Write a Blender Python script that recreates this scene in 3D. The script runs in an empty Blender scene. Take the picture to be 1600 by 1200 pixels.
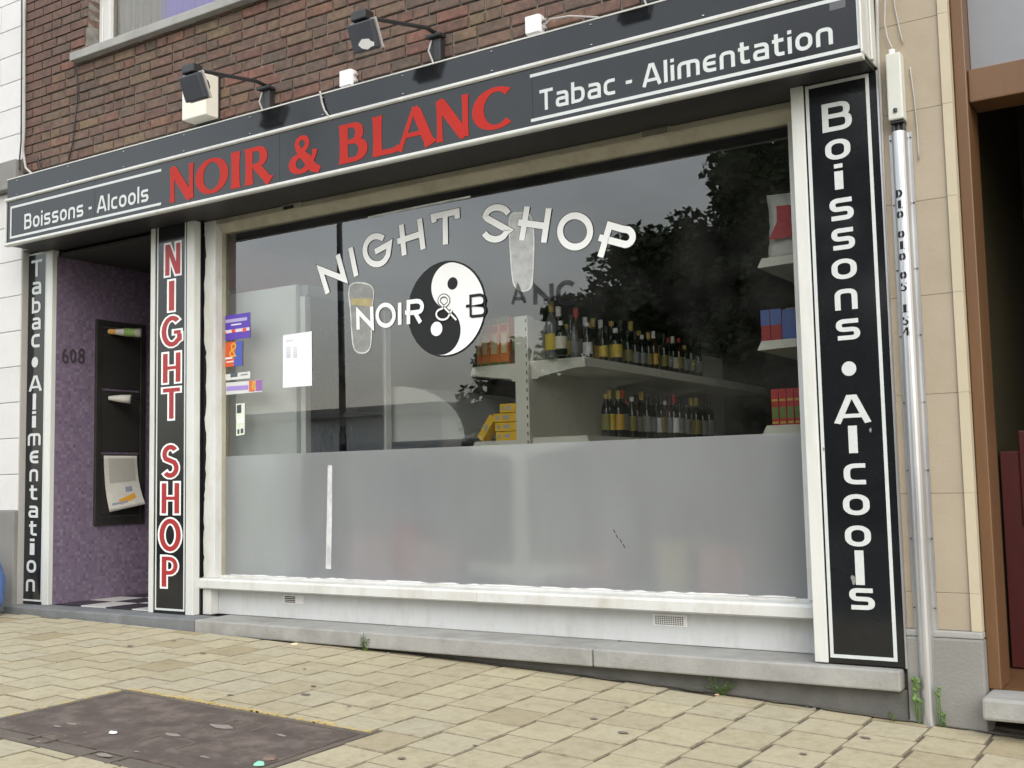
import bpy, bmesh, math, random
from mathutils import Vector, Matrix
random.seed(11)
R = math.radians
scene = bpy.context.scene
COL = scene.collection
sin, cos, pi = math.sin, math.cos, math.pi

# ------------------------------------------------------------------ camera
F = 1734.9; YAW = R(32.731); PIT = R(4.9646); ROL = R(-1.1904)
CP = Vector((0, -5, 1.1))
FW = Vector((-sin(YAW)*cos(PIT), cos(YAW)*cos(PIT), sin(PIT)))
_r = FW.cross(Vector((0, 0, 1))).normalized(); _u = _r.cross(FW)
RT = _r*cos(ROL) + _u*sin(ROL); UP = -_r*sin(ROL) + _u*cos(ROL)
cam = bpy.data.cameras.new('camera'); camo = bpy.data.objects.new('camera', cam); COL.objects.link(camo)
m = Matrix((RT, UP, -FW)).transposed().to_4x4(); m.translation = CP; camo.matrix_world = m
cam.sensor_width = 36; cam.lens = F/1600*36; cam.clip_start = .05; cam.clip_end = 1000
scene.camera = camo
# ------------------------------------------------------------------ sky, sun, exposure
SUN_EL, SUN_AZ = R(38), R(140)       # azimuth measured from +Y clockwise
w = bpy.data.worlds.new('World'); scene.world = w; w.use_nodes = True
nt = w.node_tree; nt.nodes.clear()
out = nt.nodes.new('ShaderNodeOutputWorld'); bg = nt.nodes.new('ShaderNodeBackground')
sky = nt.nodes.new('ShaderNodeTexSky'); sky.sky_type = 'NISHITA'; sky.sun_disc = False
sky.sun_elevation = SUN_EL; sky.sun_rotation = SUN_AZ; sky.dust_density = 4; sky.air_density = 1.5; sky.ozone_density = 1
hs = nt.nodes.new('ShaderNodeHueSaturation'); hs.inputs['Saturation'].default_value = .8
tc = nt.nodes.new('ShaderNodeTexCoord'); mp = nt.nodes.new('ShaderNodeMapping'); mp.inputs['Scale'].default_value = (1, 1, 2.6)
nz = nt.nodes.new('ShaderNodeTexNoise'); nz.inputs['Scale'].default_value = 2.6; nz.inputs['Detail'].default_value = 6
mr = nt.nodes.new('ShaderNodeMapRange'); mr.inputs[1].default_value = .3; mr.inputs[2].default_value = .7; mr.inputs[3].default_value = 2.5; mr.inputs[4].default_value = 4.3
mx = nt.nodes.new('ShaderNodeMix'); mx.data_type = 'RGBA'; mx.blend_type = 'MULTIPLY'; mx.inputs[0].default_value = 1
L = nt.links.new
gm = nt.nodes.new('ShaderNodeGamma'); gm.inputs[1].default_value = .42; L(sky.outputs[0], gm.inputs[0]); L(gm.outputs[0], hs.inputs['Color']); L(tc.outputs['Generated'], mp.inputs[0]); L(mp.outputs[0], nz.inputs['Vector'])
L(nz.outputs[0], mr.inputs[0]); L(hs.outputs[0], mx.inputs[6]); L(mr.outputs[0], mx.inputs[7])
L(mx.outputs[2], bg.inputs[0]); L(bg.outputs[0], out.inputs[0]); bg.inputs[1].default_value = .15
sl = bpy.data.lights.new('sun', 'SUN'); sl.energy = .5; sl.angle = R(40); sl.color = (1, .96, .9)
so = bpy.data.objects.new('sun', sl); COL.objects.link(so)
sd = Vector((sin(SUN_AZ)*cos(SUN_EL), cos(SUN_AZ)*cos(SUN_EL), sin(SUN_EL)))
so.rotation_euler = sd.to_track_quat('Z', 'Y').to_euler(); so.location = (3, -6, 12)
vs = scene.view_settings; vs.view_transform = 'Standard'; vs.look = 'None'; vs.gamma = 1; vs.exposure = 1.0; vs.use_curve_mapping = False

# ------------------------------------------------------------------ measuring helpers (pixel of the 1600x1200 photo -> point on a known plane)
def ray(x, y): return FW + RT*((x-800)/F) - UP*((y-600)/F)
def g(x, y, Y=0.0):
    d = ray(x, y); return CP + d*((Y-CP.y)/d.y)
def gX(x, y, X):
    d = ray(x, y); return CP + d*((X-CP.x)/d.x)
def gZ(x, y, Z):
    d = ray(x, y); return CP + d*((Z-CP.z)/d.z)
def pr(P):
    v = Vector(P)-CP; k = v.dot(FW); return (800+F*v.dot(RT)/k, 600-F*v.dot(UP)/k)
def gz(x, y):
    q = min(max(x, -8.0), 1.5); return -.0034325*q*q - .0558686*q + .0318 + .016*min(max(y, -3.4), 0)
def gslope(x): q = min(max(x, -8.0), 1.5); return -.006865*q - .05587
def gr(x, y):
    d = ray(x, y); t = 4.0
    for i in range(50):
        P = CP+d*t; t -= (P.z-gz(P.x, P.y))/d.z*.8
    return CP+d*t

# ------------------------------------------------------------------ materials
def nd(t, typ, **kw):
    n = t.nodes.new(typ)
    for k, v in kw.items(): setattr(n, k, v)
    return n
def mat(name, c1, c2=None, rough=.6, scale=6, bump=0, bscale=80, metal=0, spec=.5, coat=0, rand=0, stretch=None, dirt=None, dscale=1.5, damt=.5, rvar=0, ramp=None, nv=.34):
    M = bpy.data.materials.new(name); M.use_nodes = True; t = M.node_tree; b = t.nodes['Principled BSDF']; L = t.links.new
    tc = nd(t, 'ShaderNodeTexCoord'); oi = nd(t, 'ShaderNodeObjectInfo')
    sc = nd(t, 'ShaderNodeVectorMath', operation='SCALE'); sc.inputs[0].default_value = (37, 19, 53); L(oi.outputs['Random'], sc.inputs['Scale'])
    ad = nd(t, 'ShaderNodeVectorMath', operation='ADD'); L(tc.outputs['Object'], ad.inputs[0]); L(sc.outputs[0], ad.inputs[1]); vec = ad.outputs[0]
    if stretch:
        mp = nd(t, 'ShaderNodeMapping'); mp.inputs['Scale'].default_value = stretch; L(vec, mp.inputs[0]); vecs = mp.outputs[0]
    else: vecs = vec
    n = nd(t, 'ShaderNodeTexNoise'); n.inputs['Scale'].default_value = scale; n.inputs['Detail'].default_value = 6; n.inputs['Roughness'].default_value = .62; L(vecs, n.inputs['Vector'])
    mr = nd(t, 'ShaderNodeMapRange'); mr.inputs[1].default_value = .3; mr.inputs[2].default_value = .7; L(n.outputs[0], mr.inputs[0])
    if ramp:
        cr = nd(t, 'ShaderNodeValToRGB'); e = cr.color_ramp; e.interpolation = 'LINEAR'
        while len(e.elements) > 1: e.elements.remove(e.elements[-1])
        for i, (p, c) in enumerate(ramp):
            el = e.elements[0] if i == 0 else e.elements.new(p)
            el.position = p; el.color = (*c, 1)
        L(oi.outputs['Random'], cr.inputs[0])
        m2 = nd(t, 'ShaderNodeMix', data_type='RGBA', blend_type='MULTIPLY'); m2.inputs[0].default_value = 1
        mr.inputs[3].default_value = 1-nv; mr.inputs[4].default_value = 1+nv
        L(cr.outputs[0], m2.inputs[6]); L(mr.outputs[0], m2.inputs[7]); colr = m2.outputs[2]
    else:
        mxn = nd(t, 'ShaderNodeMix', data_type='RGBA'); mxn.inputs[6].default_value = (*c1, 1); mxn.inputs[7].default_value = (*(c2 or c1), 1)
        L(mr.outputs[0], mxn.inputs[0]); colr = mxn.outputs[2]
    if rand:
        hv = nd(t, 'ShaderNodeHueSaturation'); m3 = nd(t, 'ShaderNodeMapRange'); m3.inputs[3].default_value = 1-rand; m3.inputs[4].default_value = 1+rand
        L(oi.outputs['Random'], m3.inputs[0]); L(m3.outputs[0], hv.inputs['Value']); L(colr, hv.inputs['Color']); colr = hv.outputs[0]
    if dirt:
        n2 = nd(t, 'ShaderNodeTexNoise'); n2.inputs['Scale'].default_value = dscale; n2.inputs['Detail'].default_value = 8; n2.inputs['Roughness'].default_value = .7; L(vecs, n2.inputs['Vector'])
        m4 = nd(t, 'ShaderNodeMapRange'); m4.inputs[1].default_value = .48; m4.inputs[2].default_value = .72; m4.inputs[4].default_value = damt; L(n2.outputs[0], m4.inputs[0])
        m5 = nd(t, 'ShaderNodeMix', data_type='RGBA'); L(m4.outputs[0], m5.inputs[0]); L(colr, m5.inputs[6]); m5.inputs[7].default_value = (*dirt, 1); colr = m5.outputs[2]
    L(colr, b.inputs['Base Color'])
    b.inputs['Roughness'].default_value = rough; b.inputs['Metallic'].default_value = metal; b.inputs['Specular IOR Level'].default_value = spec; b.inputs['Coat Weight'].default_value = coat
    if rvar:
        m6 = nd(t, 'ShaderNodeMapRange'); m6.inputs[3].default_value = max(.02, rough-rvar); m6.inputs[4].default_value = rough+rvar; L(mr.outputs[0], m6.inputs[0])
        if not ramp: L(m6.outputs[0], b.inputs['Roughness'])
    if bump:
        n3 = nd(t, 'ShaderNodeTexNoise'); n3.inputs['Scale'].default_value = bscale; n3.inputs['Detail'].default_value = 5; L(vec, n3.inputs['Vector'])
        bp = nd(t, 'ShaderNodeBump'); bp.inputs['Strength'].default_value = bump; bp.inputs['Distance'].default_value = .01; L(n3.outputs[0], bp.inputs['Height']); L(bp.outputs[0], b.inputs['Normal'])
    return M
def glassmat(name, tint=(.97, .99, .98), k=1.9, rough=0.0, grime=None):
    M = bpy.data.materials.new(name); M.use_nodes = True; t = M.node_tree; t.nodes.clear(); L = t.links.new
    o = nd(t, 'ShaderNodeOutputMaterial'); tr = nd(t, 'ShaderNodeBsdfTransparent'); tr.inputs[0].default_value = (*tint, 1)
    gl = nd(t, 'ShaderNodeBsdfGlossy'); gl.inputs['Roughness'].default_value = rough; gl.inputs['Color'].default_value = (1, 1, 1, 1)
    fr = nd(t, 'ShaderNodeFresnel'); fr.inputs[0].default_value = 1.5
    mu = nd(t, 'ShaderNodeMath', operation='MULTIPLY', use_clamp=True); mu.inputs[1].default_value = k; L(fr.outputs[0], mu.inputs[0])
    mx = nd(t, 'ShaderNodeMixShader'); L(mu.outputs[0], mx.inputs[0]); L(tr.outputs[0], mx.inputs[1]); L(gl.outputs[0], mx.inputs[2]); last = mx.outputs[0]
    if grime:
        tcn = nd(t, 'ShaderNodeTexCoord'); n = nd(t, 'ShaderNodeTexNoise'); n.inputs['Scale'].default_value = 3; n.inputs['Detail'].default_value = 8; L(tcn.outputs['Object'], n.inputs['Vector'])
        mr = nd(t, 'ShaderNodeMapRange'); mr.inputs[1].default_value = .4; mr.inputs[2].default_value = .75; mr.inputs[4].default_value = grime; L(n.outputs[0], mr.inputs[0])
        df = nd(t, 'ShaderNodeBsdfDiffuse'); df.inputs[0].default_value = (.6, .6, .58, 1)
        m2 = nd(t, 'ShaderNodeMixShader'); L(mr.outputs[0], m2.inputs[0]); L(last, m2.inputs[1]); L(df.outputs[0], m2.inputs[2]); last = m2.outputs[0]
    L(last, o.inputs[0]); return M
def filmmat(name, col=(.52, .545, .565), rough=.7, diff=.34):
    M = bpy.data.materials.new(name); M.use_nodes = True; t = M.node_tree; t.nodes.clear(); L = t.links.new
    o = nd(t, 'ShaderNodeOutputMaterial'); df = nd(t, 'ShaderNodeBsdfDiffuse')
    tcn = nd(t, 'ShaderNodeTexCoord'); n = nd(t, 'ShaderNodeTexNoise'); n.inputs['Scale'].default_value = 2.2; n.inputs['Detail'].default_value = 9; n.inputs['Roughness'].default_value = .65
    mpv = nd(t, 'ShaderNodeMapping'); mpv.inputs['Scale'].default_value = (1.6, 1, .45); L(tcn.outputs['Object'], mpv.inputs[0]); L(mpv.outputs[0], n.inputs['Vector'])
    mxc = nd(t, 'ShaderNodeMix', data_type='RGBA'); mxc.inputs[6].default_value = (*[c*.70 for c in col], 1); mxc.inputs[7].default_value = (*[c*1.22 for c in col], 1); L(n.outputs[0], mxc.inputs[0]); L(mxc.outputs[2], df.inputs[0])
    rf = nd(t, 'ShaderNodeBsdfRefraction'); rf.inputs['Roughness'].default_value = rough; rf.inputs['IOR'].default_value = 1.35; rf.inputs[0].default_value = (.95, .97, .97, 1)
    tl = nd(t, 'ShaderNodeBsdfTranslucent'); tl.inputs[0].default_value = (.85, .87, .88, 1)
    m1 = nd(t, 'ShaderNodeMixShader'); m1.inputs[0].default_value = .25; L(rf.outputs[0], m1.inputs[1]); L(tl.outputs[0], m1.inputs[2])
    m2 = nd(t, 'ShaderNodeMixShader'); m2.inputs[0].default_value = diff; L(m1.outputs[0], m2.inputs[1]); L(df.outputs[0], m2.inputs[2])
    L(m2.outputs[0], o.inputs[0]); return M
def decalmat(name, col, alpha):
    M = bpy.data.materials.new(name); M.use_nodes = True; t = M.node_tree; t.nodes.clear(); L = t.links.new
    o = nd(t, 'ShaderNodeOutputMaterial'); tr = nd(t, 'ShaderNodeBsdfTransparent'); df = nd(t, 'ShaderNodeBsdfDiffuse'); df.inputs[0].default_value = (*col, 1)
    tcn = nd(t, 'ShaderNodeTexCoord'); n = nd(t, 'ShaderNodeTexNoise'); n.inputs['Scale'].default_value = 14; n.inputs['Detail'].default_value = 5; L(tcn.outputs['Object'], n.inputs['Vector'])
    mr = nd(t, 'ShaderNodeMapRange'); mr.inputs[1].default_value = .3; mr.inputs[2].default_value = .7; mr.inputs[3].default_value = alpha*.7; mr.inputs[4].default_value = min(1, alpha*1.3); L(n.outputs[0], mr.inputs[0])
    m = nd(t, 'ShaderNodeMixShader'); L(mr.outputs[0], m.inputs[0]); L(tr.outputs[0], m.inputs[1]); L(df.outputs[0], m.inputs[2]); L(m.outputs[0], o.inputs[0]); return M
def tilemat(name, cols, size, grout, rough=.25, mort=.06):
    M = bpy.data.materials.new(name); M.use_nodes = True; t = M.node_tree; b = t.nodes['Principled BSDF']; L = t.links.new
    tcn = nd(t, 'ShaderNodeTexCoord'); sp = nd(t, 'ShaderNodeSeparateXYZ'); L(tcn.outputs['Object'], sp.inputs[0])
    cb = nd(t, 'ShaderNodeCombineXYZ'); L(sp.outputs['Y'], cb.inputs[0]); L(sp.outputs['Z'], cb.inputs[1])
    br = nd(t, 'ShaderNodeTexBrick'); br.offset = 0; br.inputs['Scale'].default_value = 1/size; br.inputs['Mortar Size'].default_value = mort; br.inputs['Brick Width'].default_value = 1; br.inputs['Row Height'].default_value = 1
    br.inputs['Color1'].default_value = (0, 0, 0, 1); br.inputs['Color2'].default_value = (1, 1, 1, 1); br.inputs['Mortar'].default_value = (0, 0, 0, 1); br.inputs['Bias'].default_value = 0
    L(cb.outputs[0], br.inputs['Vector'])
    cr = nd(t, 'ShaderNodeValToRGB'); e = cr.color_ramp
    e.elements[0].color = (*cols[0], 1); e.elements[1].color = (*cols[-1], 1)
    for i, c in enumerate(cols[1:-1]): el = e.elements.new((i+1)/(len(cols)-1)); el.color = (*c, 1)
    L(br.outputs['Color'], cr.inputs[0])
    mx = nd(t, 'ShaderNodeMix', data_type='RGBA'); L(br.outputs['Fac'], mx.inputs[0]); L(cr.outputs[0], mx.inputs[6]); mx.inputs[7].default_value = (*grout, 1)
    L(mx.outputs[2], b.inputs['Base Color']); b.inputs['Roughness'].default_value = rough
    bp = nd(t, 'ShaderNodeBump', invert=True); bp.inputs['Strength'].default_value = .4; bp.inputs['Distance'].default_value = .002; L(br.outputs['Fac'], bp.inputs['Height']); L(bp.outputs[0], b.inputs['Normal'])
    return M

MT = {}
MT['paver'] = mat('paver', None, rough=.85, scale=9, bump=.12, bscale=160, dirt=(.20, .16, .09), dscale=3.0, damt=.5, nv=.09,
                  ramp=[(0, (.36, .32, .215)), (.25, (.41, .365, .25)), (.5, (.385, .35, .25)), (.75, (.425, .375, .25)), (.9, (.37, .325, .22)), (1, (.31, .255, .15))])
MT['bed'] = mat('joint_sand', (.08, .07, .05), (.16, .14, .10), rough=.95, scale=9, bump=.4, bscale=200)
MT['joint'] = mat('joint_dirt', (.15, .13, .09), (.30, .26, .18), rough=.95, scale=8, bump=.3)
MT['asphalt'] = mat('asphalt', (.045, .045, .047), (.065, .064, .062), rough=.9, scale=4, bump=.4, bscale=300)
MT['soil'] = mat('grass_ground', (.04, .055, .02), (.07, .08, .03), rough=.95, scale=3)
MT['brick'] = mat('brick', None, rough=.9, scale=30, bump=.5, bscale=140, dirt=(.045, .04, .034), dscale=6, damt=.7, nv=.28,
                  ramp=[(0, (.175, .086, .066)), (.12, (.125, .074, .058)), (.28, (.15, .092, .07)), (.42, (.105, .077, .062)), (.55, (.155, .098, .072)), (.68, (.12, .087, .068)), (.8, (.19, .09, .068)), (.9, (.16, .12, .074)), (1, (.138, .084, .067))])
MT['mortar'] = mat('mortar', (.10, .093, .08), (.27, .26, .235), rough=.95, scale=14, bump=.5, bscale=160)
MT['black_sign'] = mat('black_sign', (.009, .010, .012), (.012, .013, .015), rough=.10, scale=2, spec=.46, rvar=.04, dirt=(.05, .05, .05), dscale=5, damt=.10)
MT['white_paint'] = mat('white_paint', (.58, .59, .57), (.66, .67, .66), rough=.45, scale=3, dirt=(.34, .30, .22), dscale=5, damt=.45, bump=.08, stretch=(1.2, 1.2, .5))
MT['white_panel'] = mat('white_panel', (.54, .56, .57), (.62, .64, .65), rough=.5, scale=2.5, dirt=(.36, .35, .31), dscale=5, damt=.5, stretch=(1.6, 1, .5), bump=.08, bscale=30)
MT['shaded_head_paint'] = mat('shaded_head_paint', (.36, .345, .265), (.43, .41, .325), rough=.5, scale=3, dirt=(.17, .145, .09), dscale=5, damt=.5)  # frame paint darkened to carry the soffit's shade on the window head
MT['alu'] = mat('white_aluminium', (.58, .60, .58), (.66, .67, .65), rough=.35, scale=8, stretch=(1, 1, .2), dirt=(.38, .36, .28), dscale=6, damt=.4)
MT['vinyl_white'] = mat('white_vinyl', (.86, .88, .88), (.88, .9, .9), rough=.4)
MT['vinyl_silver'] = mat('pale_vinyl', (.54, .575, .575), (.60, .635, .63), rough=.45, scale=30)
MT['vinyl_red'] = mat('red_vinyl', (.40, .020, .012), (.43, .024, .015), rough=.5, spec=.2)
MT['vinyl_red2'] = mat('red_outlined_vinyl', (.34, .016, .02), (.38, .022, .024), rough=.4)
MT['vinyl_black'] = mat('black_vinyl', (.010, .010, .011), (.013, .013, .014), rough=.4, spec=.3)
MT['vinyl_grey'] = mat('faded_black_vinyl', (.022, .02, .022), (.03, .028, .03), rough=.7, spec=.2)
MT['stone'] = mat('blue_stone', (.27, .27, .26), (.36, .36, .34), rough=.75, scale=5, bump=.2, dirt=(.16, .15, .13), dscale=3, damt=.6)
MT['stone_blue'] = mat('dark_blue_stone', (.13, .14, .145), (.20, .21, .215), rough=.7, scale=5, bump=.2, dirt=(.09, .09, .09), dscale=3, damt=.6)
MT['stone_dark'] = mat('dark_plinth', (.10, .10, .095), (.15, .15, .14), rough=.85, scale=6, bump=.3, dirt=(.06, .07, .05), dscale=4, damt=.5)
MT['cement'] = mat('cement', (.20, .20, .19), (.28, .275, .255), rough=.9, scale=4, bump=.25, dirt=(.10, .10, .085), dscale=2, damt=.6)
MT['beige'] = mat('beige_stone', (.33, .28, .21), (.375, .32, .245), rough=.75, scale=2.5, bump=.12, bscale=60, rand=.03, dirt=(.28, .21, .14), dscale=3, damt=.3)
MT['beige_light'] = mat('pale_stone_edge', (.44, .39, .28), (.49, .43, .32), rough=.7, scale=4)
MT['whitewall'] = mat('whitewashed_wall', (.60, .60, .595), (.67, .67, .665), rough=.8, scale=3, bump=.12, rand=.03)
MT['brown'] = mat('brown_varnish', (.125, .065, .030), (.16, .083, .038), rough=.42, scale=10, stretch=(1, 1, .15))
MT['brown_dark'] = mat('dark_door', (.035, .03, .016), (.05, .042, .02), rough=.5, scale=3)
MT['red_panel'] = mat('red_panel', (.045, .004, .004), (.06, .006, .005), rough=.45, scale=2)
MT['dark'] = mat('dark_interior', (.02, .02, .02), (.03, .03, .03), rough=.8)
MT['shopwall'] = mat('shop_wall', (.07, .07, .066), (.10, .10, .095), rough=.8, scale=2)
MT['shopfloor'] = mat('shop_floor', (.10, .095, .085), (.14, .13, .12), rough=.5, scale=2)
MT['shelf'] = mat('cream_shelf', (.74, .74, .65), (.80, .80, .71), rough=.4, scale=3)
MT['slot'] = mat('slot_black', (.02, .02, .02), rough=.8)
MT['fridge'] = mat('white_enamel', (.88, .91, .89), (.90, .93, .91), rough=.35, scale=2, dirt=(.78, .80, .78), dscale=2, damt=.4)
MT['fridge_grey'] = mat('grey_enamel', (.28, .32, .35), (.33, .37, .40), rough=.4)
MT['purple'] = tilemat('purple_mosaic', [(.135, .10, .16), (.19, .148, .222), (.165, .125, .195), (.235, .19, .265), (.15, .112, .172)], .024, (.17, .14, .185))
MT['steel_box'] = mat('grey_box_plastic', (.55, .57, .52), (.60, .62, .57), rough=.45, scale=3)
MT['galv'] = mat('galvanised_steel', (.50, .51, .53), (.62, .63, .65), rough=.38, scale=12, metal=.85, stretch=(1, 1, .25), dirt=(.3, .3, .3), dscale=4, damt=.3)
MT['black_metal'] = mat('black_metal', (.018, .018, .02), (.03, .03, .03), rough=.45, scale=8)
MT['lamp_back'] = mat('lamp_housing', (.045, .05, .062), (.06, .066, .08), rough=.5, scale=5)
MT['cable_black'] = mat('cable_black', (.02, .02, .022), rough=.5)
MT['cable_grey'] = mat('cable_grey', (.35, .34, .32), (.45, .44, .42), rough=.6)
MT['cream'] = mat('cream_plastic', (.72, .70, .60), (.76, .74, .65), rough=.4, scale=3)
MT['white_plastic'] = mat('white_plastic', (.72, .72, .72), (.78, .78, .78), rough=.4)
MT['paper'] = mat('paper', (.76, .78, .82), (.80, .82, .85), rough=.7, scale=4)
MT['newsprint'] = mat('newsprint', (.50, .49, .45), (.62, .61, .57), rough=.8, scale=12)
MT['mailbox'] = mat('black_mailbox', (.018, .017, .016), (.03, .028, .026), rough=.5)
MT['cover'] = mat('cast_cover', (.070, .052, .045), (.125, .095, .08), rough=.8, scale=7, bump=.5, bscale=120, dirt=(.22, .185, .15), dscale=7, damt=.55)
MT['cover_frame'] = mat('cover_frame', (.10, .085, .07), (.15, .125, .10), rough=.7, scale=8, bump=.2)
MT['ochre'] = mat('ochre_mortar', (.40, .30, .12), (.50, .40, .18), rough=.9, scale=14, bump=.4)
MT['leaf'] = mat('leaf', None, rough=.6, scale=3, ramp=[(0, (.035, .06, .014)), (.5, (.05, .085, .02)), (1, (.06, .08, .025))])
MT['weed'] = mat('weed_leaf', (.075, .14, .035), (.13, .21, .06), rough=.6, scale=20)
MT['bark'] = mat('bark', (.06, .045, .03), (.10, .08, .055), rough=.9, scale=6, stretch=(3, 3, .6), bump=.5, bscale=30)
MT['glass'] = glassmat('shop_glass', k=2.5, grime=.03)
MT['glass_up'] = glassmat('window_glass', k=1.1)
MT['glass_cooler'] = glassmat('cooler_glass', k=1.2)
MT['film'] = filmmat('frosted_film')
def plain(name, c, rough=.5): 
    if name not in MT: MT[name] = mat(name, c, tuple(min(1, x*1.1) for x in c), rough=rough, scale=10)
    return MT[name]

# ------------------------------------------------------------------ mesh builder
ORG = {}
class MB:
    def __init__(s): s.v = []; s.f = []
    def add(s, vs, fs):
        n = len(s.v); s.v += [tuple(v) for v in vs]; s.f += [tuple(i+n for i in f) for f in fs]; return s
    def box(s, x0, x1, y0, y1, z0, z1):
        x0, x1 = sorted((x0, x1)); y0, y1 = sorted((y0, y1)); z0, z1 = sorted((z0, z1))
        return s.add([(x0,y0,z0),(x1,y0,z0),(x1,y1,z0),(x0,y1,z0),(x0,y0,z1),(x1,y0,z1),(x1,y1,z1),(x0,y1,z1)],
                     [(3,2,1,0),(4,5,6,7),(0,1,5,4),(1,2,6,5),(2,3,7,6),(3,0,4,7)])
    def hexa(s, b, t):   # bottom quad, top quad
        return s.add(list(b)+list(t), [(3,2,1,0),(4,5,6,7),(0,1,5,4),(1,2,6,5),(2,3,7,6),(3,0,4,7)])
    def prism(s, poly, axis, a, c):   # poly of 2D points extruded along axis
        n = len(poly)
        def P(p, h): return (h, p[0], p[1]) if axis == 'x' else ((p[0], h, p[1]) if axis == 'y' else (p[0], p[1], h))
        vs = [P(p, a) for p in poly]+[P(p, c) for p in poly]
        fs = [tuple(range(n)), tuple(range(2*n-1, n-1, -1))]+[((i+1) % n, i, n+i, n+(i+1) % n) for i in range(n)]
        return s.add(vs, fs)
    def tube(s, pts, r, n=8, caps=True):
        pts = [Vector(p) for p in pts]; rs = r if isinstance(r, (list, tuple)) else [r]*len(pts)
        vs = []; fs = []
        for i, p in enumerate(pts):
            d = (pts[min(i+1, len(pts)-1)]-pts[max(i-1, 0)]).normalized()
            a = d.cross(Vector((0, 0, 1)) if abs(d.z) < .9 else Vector((1, 0, 0))).normalized(); b = d.cross(a)
            vs += [p+(a*cos(2*pi*k/n)+b*sin(2*pi*k/n))*rs[i] for k in range(n)]
        for i in range(len(pts)-1):
            for k in range(n): fs.append((i*n+k, i*n+(k+1) % n, (i+1)*n+(k+1) % n, (i+1)*n+k))
        if caps: fs += [tuple(range(n-1, -1, -1)), tuple(range((len(pts)-1)*n, len(pts)*n))]
        return s.add(vs, fs)
    def lathe(s, prof, c, n=12):
        vs = []; fs = []
        for r, z in prof: vs += [(c[0]+r*cos(2*pi*k/n), c[1]+r*sin(2*pi*k/n), c[2]+z) for k in range(n)]
        for i in range(len(prof)-1):
            for k in range(n): fs.append((i*n+k, i*n+(k+1) % n, (i+1)*n+(k+1) % n, (i+1)*n+k))
        fs += [tuple(range(n-1, -1, -1)), tuple(range((len(prof)-1)*n, len(prof)*n))]
        return s.add(vs, fs)
    def build(s, name, material, parent=None, bevel=0, smooth=False, label=None, cat=None, group=None, kind=None, origin=None):
        me = bpy.data.meshes.new(name)
        if parent is not None: org = ORG[parent.name]
        elif origin is not None: org = Vector(origin)
        else:
            xs, ys, zs = zip(*s.v); org = Vector(((min(xs)+max(xs))/2, (min(ys)+max(ys))/2, min(zs)))
        me.from_pydata([tuple(Vector(v)-org) for v in s.v], [], s.f); me.update()
        me.materials.append(MT[material] if isinstance(material, str) else material)
        if smooth:
            for p in me.polygons: p.use_smooth = True
        o = bpy.data.objects.new(name, me); COL.objects.link(o)
        if parent is not None: o.parent = parent
        else: o.location = org
        ORG[o.name] = org
        if bevel:
            bm = o.modifiers.new('bevel', 'BEVEL'); bm.width = bevel; bm.segments = 2; bm.limit_method = 'ANGLE'; bm.angle_limit = R(40)
        tag(o, label, cat, group, kind); return o
def tag(o, label=None, cat=None, group=None, kind=None):
    if label: o['label'] = label
    if cat: o['category'] = cat
    if group: o['group'] = group
    if kind: o['kind'] = kind
    return o
def empty(name, loc, label, cat, group=None):
    o = bpy.data.objects.new(name, None); COL.objects.link(o); o.location = loc; o.empty_display_size = .1
    ORG[o.name] = Vector(loc); return tag(o, label, cat, group)
def BX(name, material, parent, *b, bevel=.003, **k): return MB().box(*b).build(name, material, parent, bevel=bevel, **k)

# ------------------------------------------------------------------ lettering: strokes -> flat ribbons
def arc(cx, cy, rx, ry, a0, a1, n=14): return [(cx+rx*cos(R(a0+(a1-a0)*i/n)), cy+ry*sin(R(a0+(a1-a0)*i/n))) for i in range(n+1)]
def rnd(pts, r, n=5):
    o = [pts[0]]
    for i in range(1, len(pts)-1):
        p = Vector(pts[i]); a = Vector(pts[i-1])-p; b = Vector(pts[i+1])-p
        rr = min(r, a.length*.5, b.length*.5); A = p+a.normalized()*rr; B = p+b.normalized()*rr
        for k in range(n+1):
            t = k/n; q = A*(1-t)**2+p*2*t*(1-t)+B*t*t; o.append((q.x, q.y))
    return o+[pts[-1]]
def ribbon(pts, ws, closed=False):
    P = [Vector(p) for p in pts]; n = len(P)
    if not isinstance(ws, (list, tuple)): ws = [ws]*n
    Lf = []; Rt = []
    for i in range(n):
        a = P[(i-1) % n] if (closed or i > 0) else None; b = P[(i+1) % n] if (closed or i < n-1) else None
        d1 = (P[i]-a).normalized() if a is not None else None; d2 = (b-P[i]).normalized() if b is not None else None
        if d1 is None: d1 = d2
        if d2 is None: d2 = d1
        n1 = Vector((-d1.y, d1.x)); n2 = Vector((-d2.y, d2.x)); mm = n1+n2
        if mm.length < 1e-4: mm = n1.copy()
        mm.normalize(); k = 1/max(.28, mm.dot(n1)); Lf.append(P[i]+mm*k*ws[i]/2); Rt.append(P[i]-mm*k*ws[i]/2)
    q = []
    for i in range(n if closed else n-1):
        j = (i+1) % n; q.append((Lf[i], Lf[j], Rt[j], Rt[i]))
    return q
def rrect(x0, x1, y0, y1, r, n=5):
    o = []
    for cx, cy, a in ((x1-r, y1-r, 0), (x0+r, y1-r, 90), (x0+r, y0+r, 180), (x1-r, y0+r, 270)): o += arc(cx, cy, r, r, a, a+90, n)
    return o
S = .155
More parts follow.
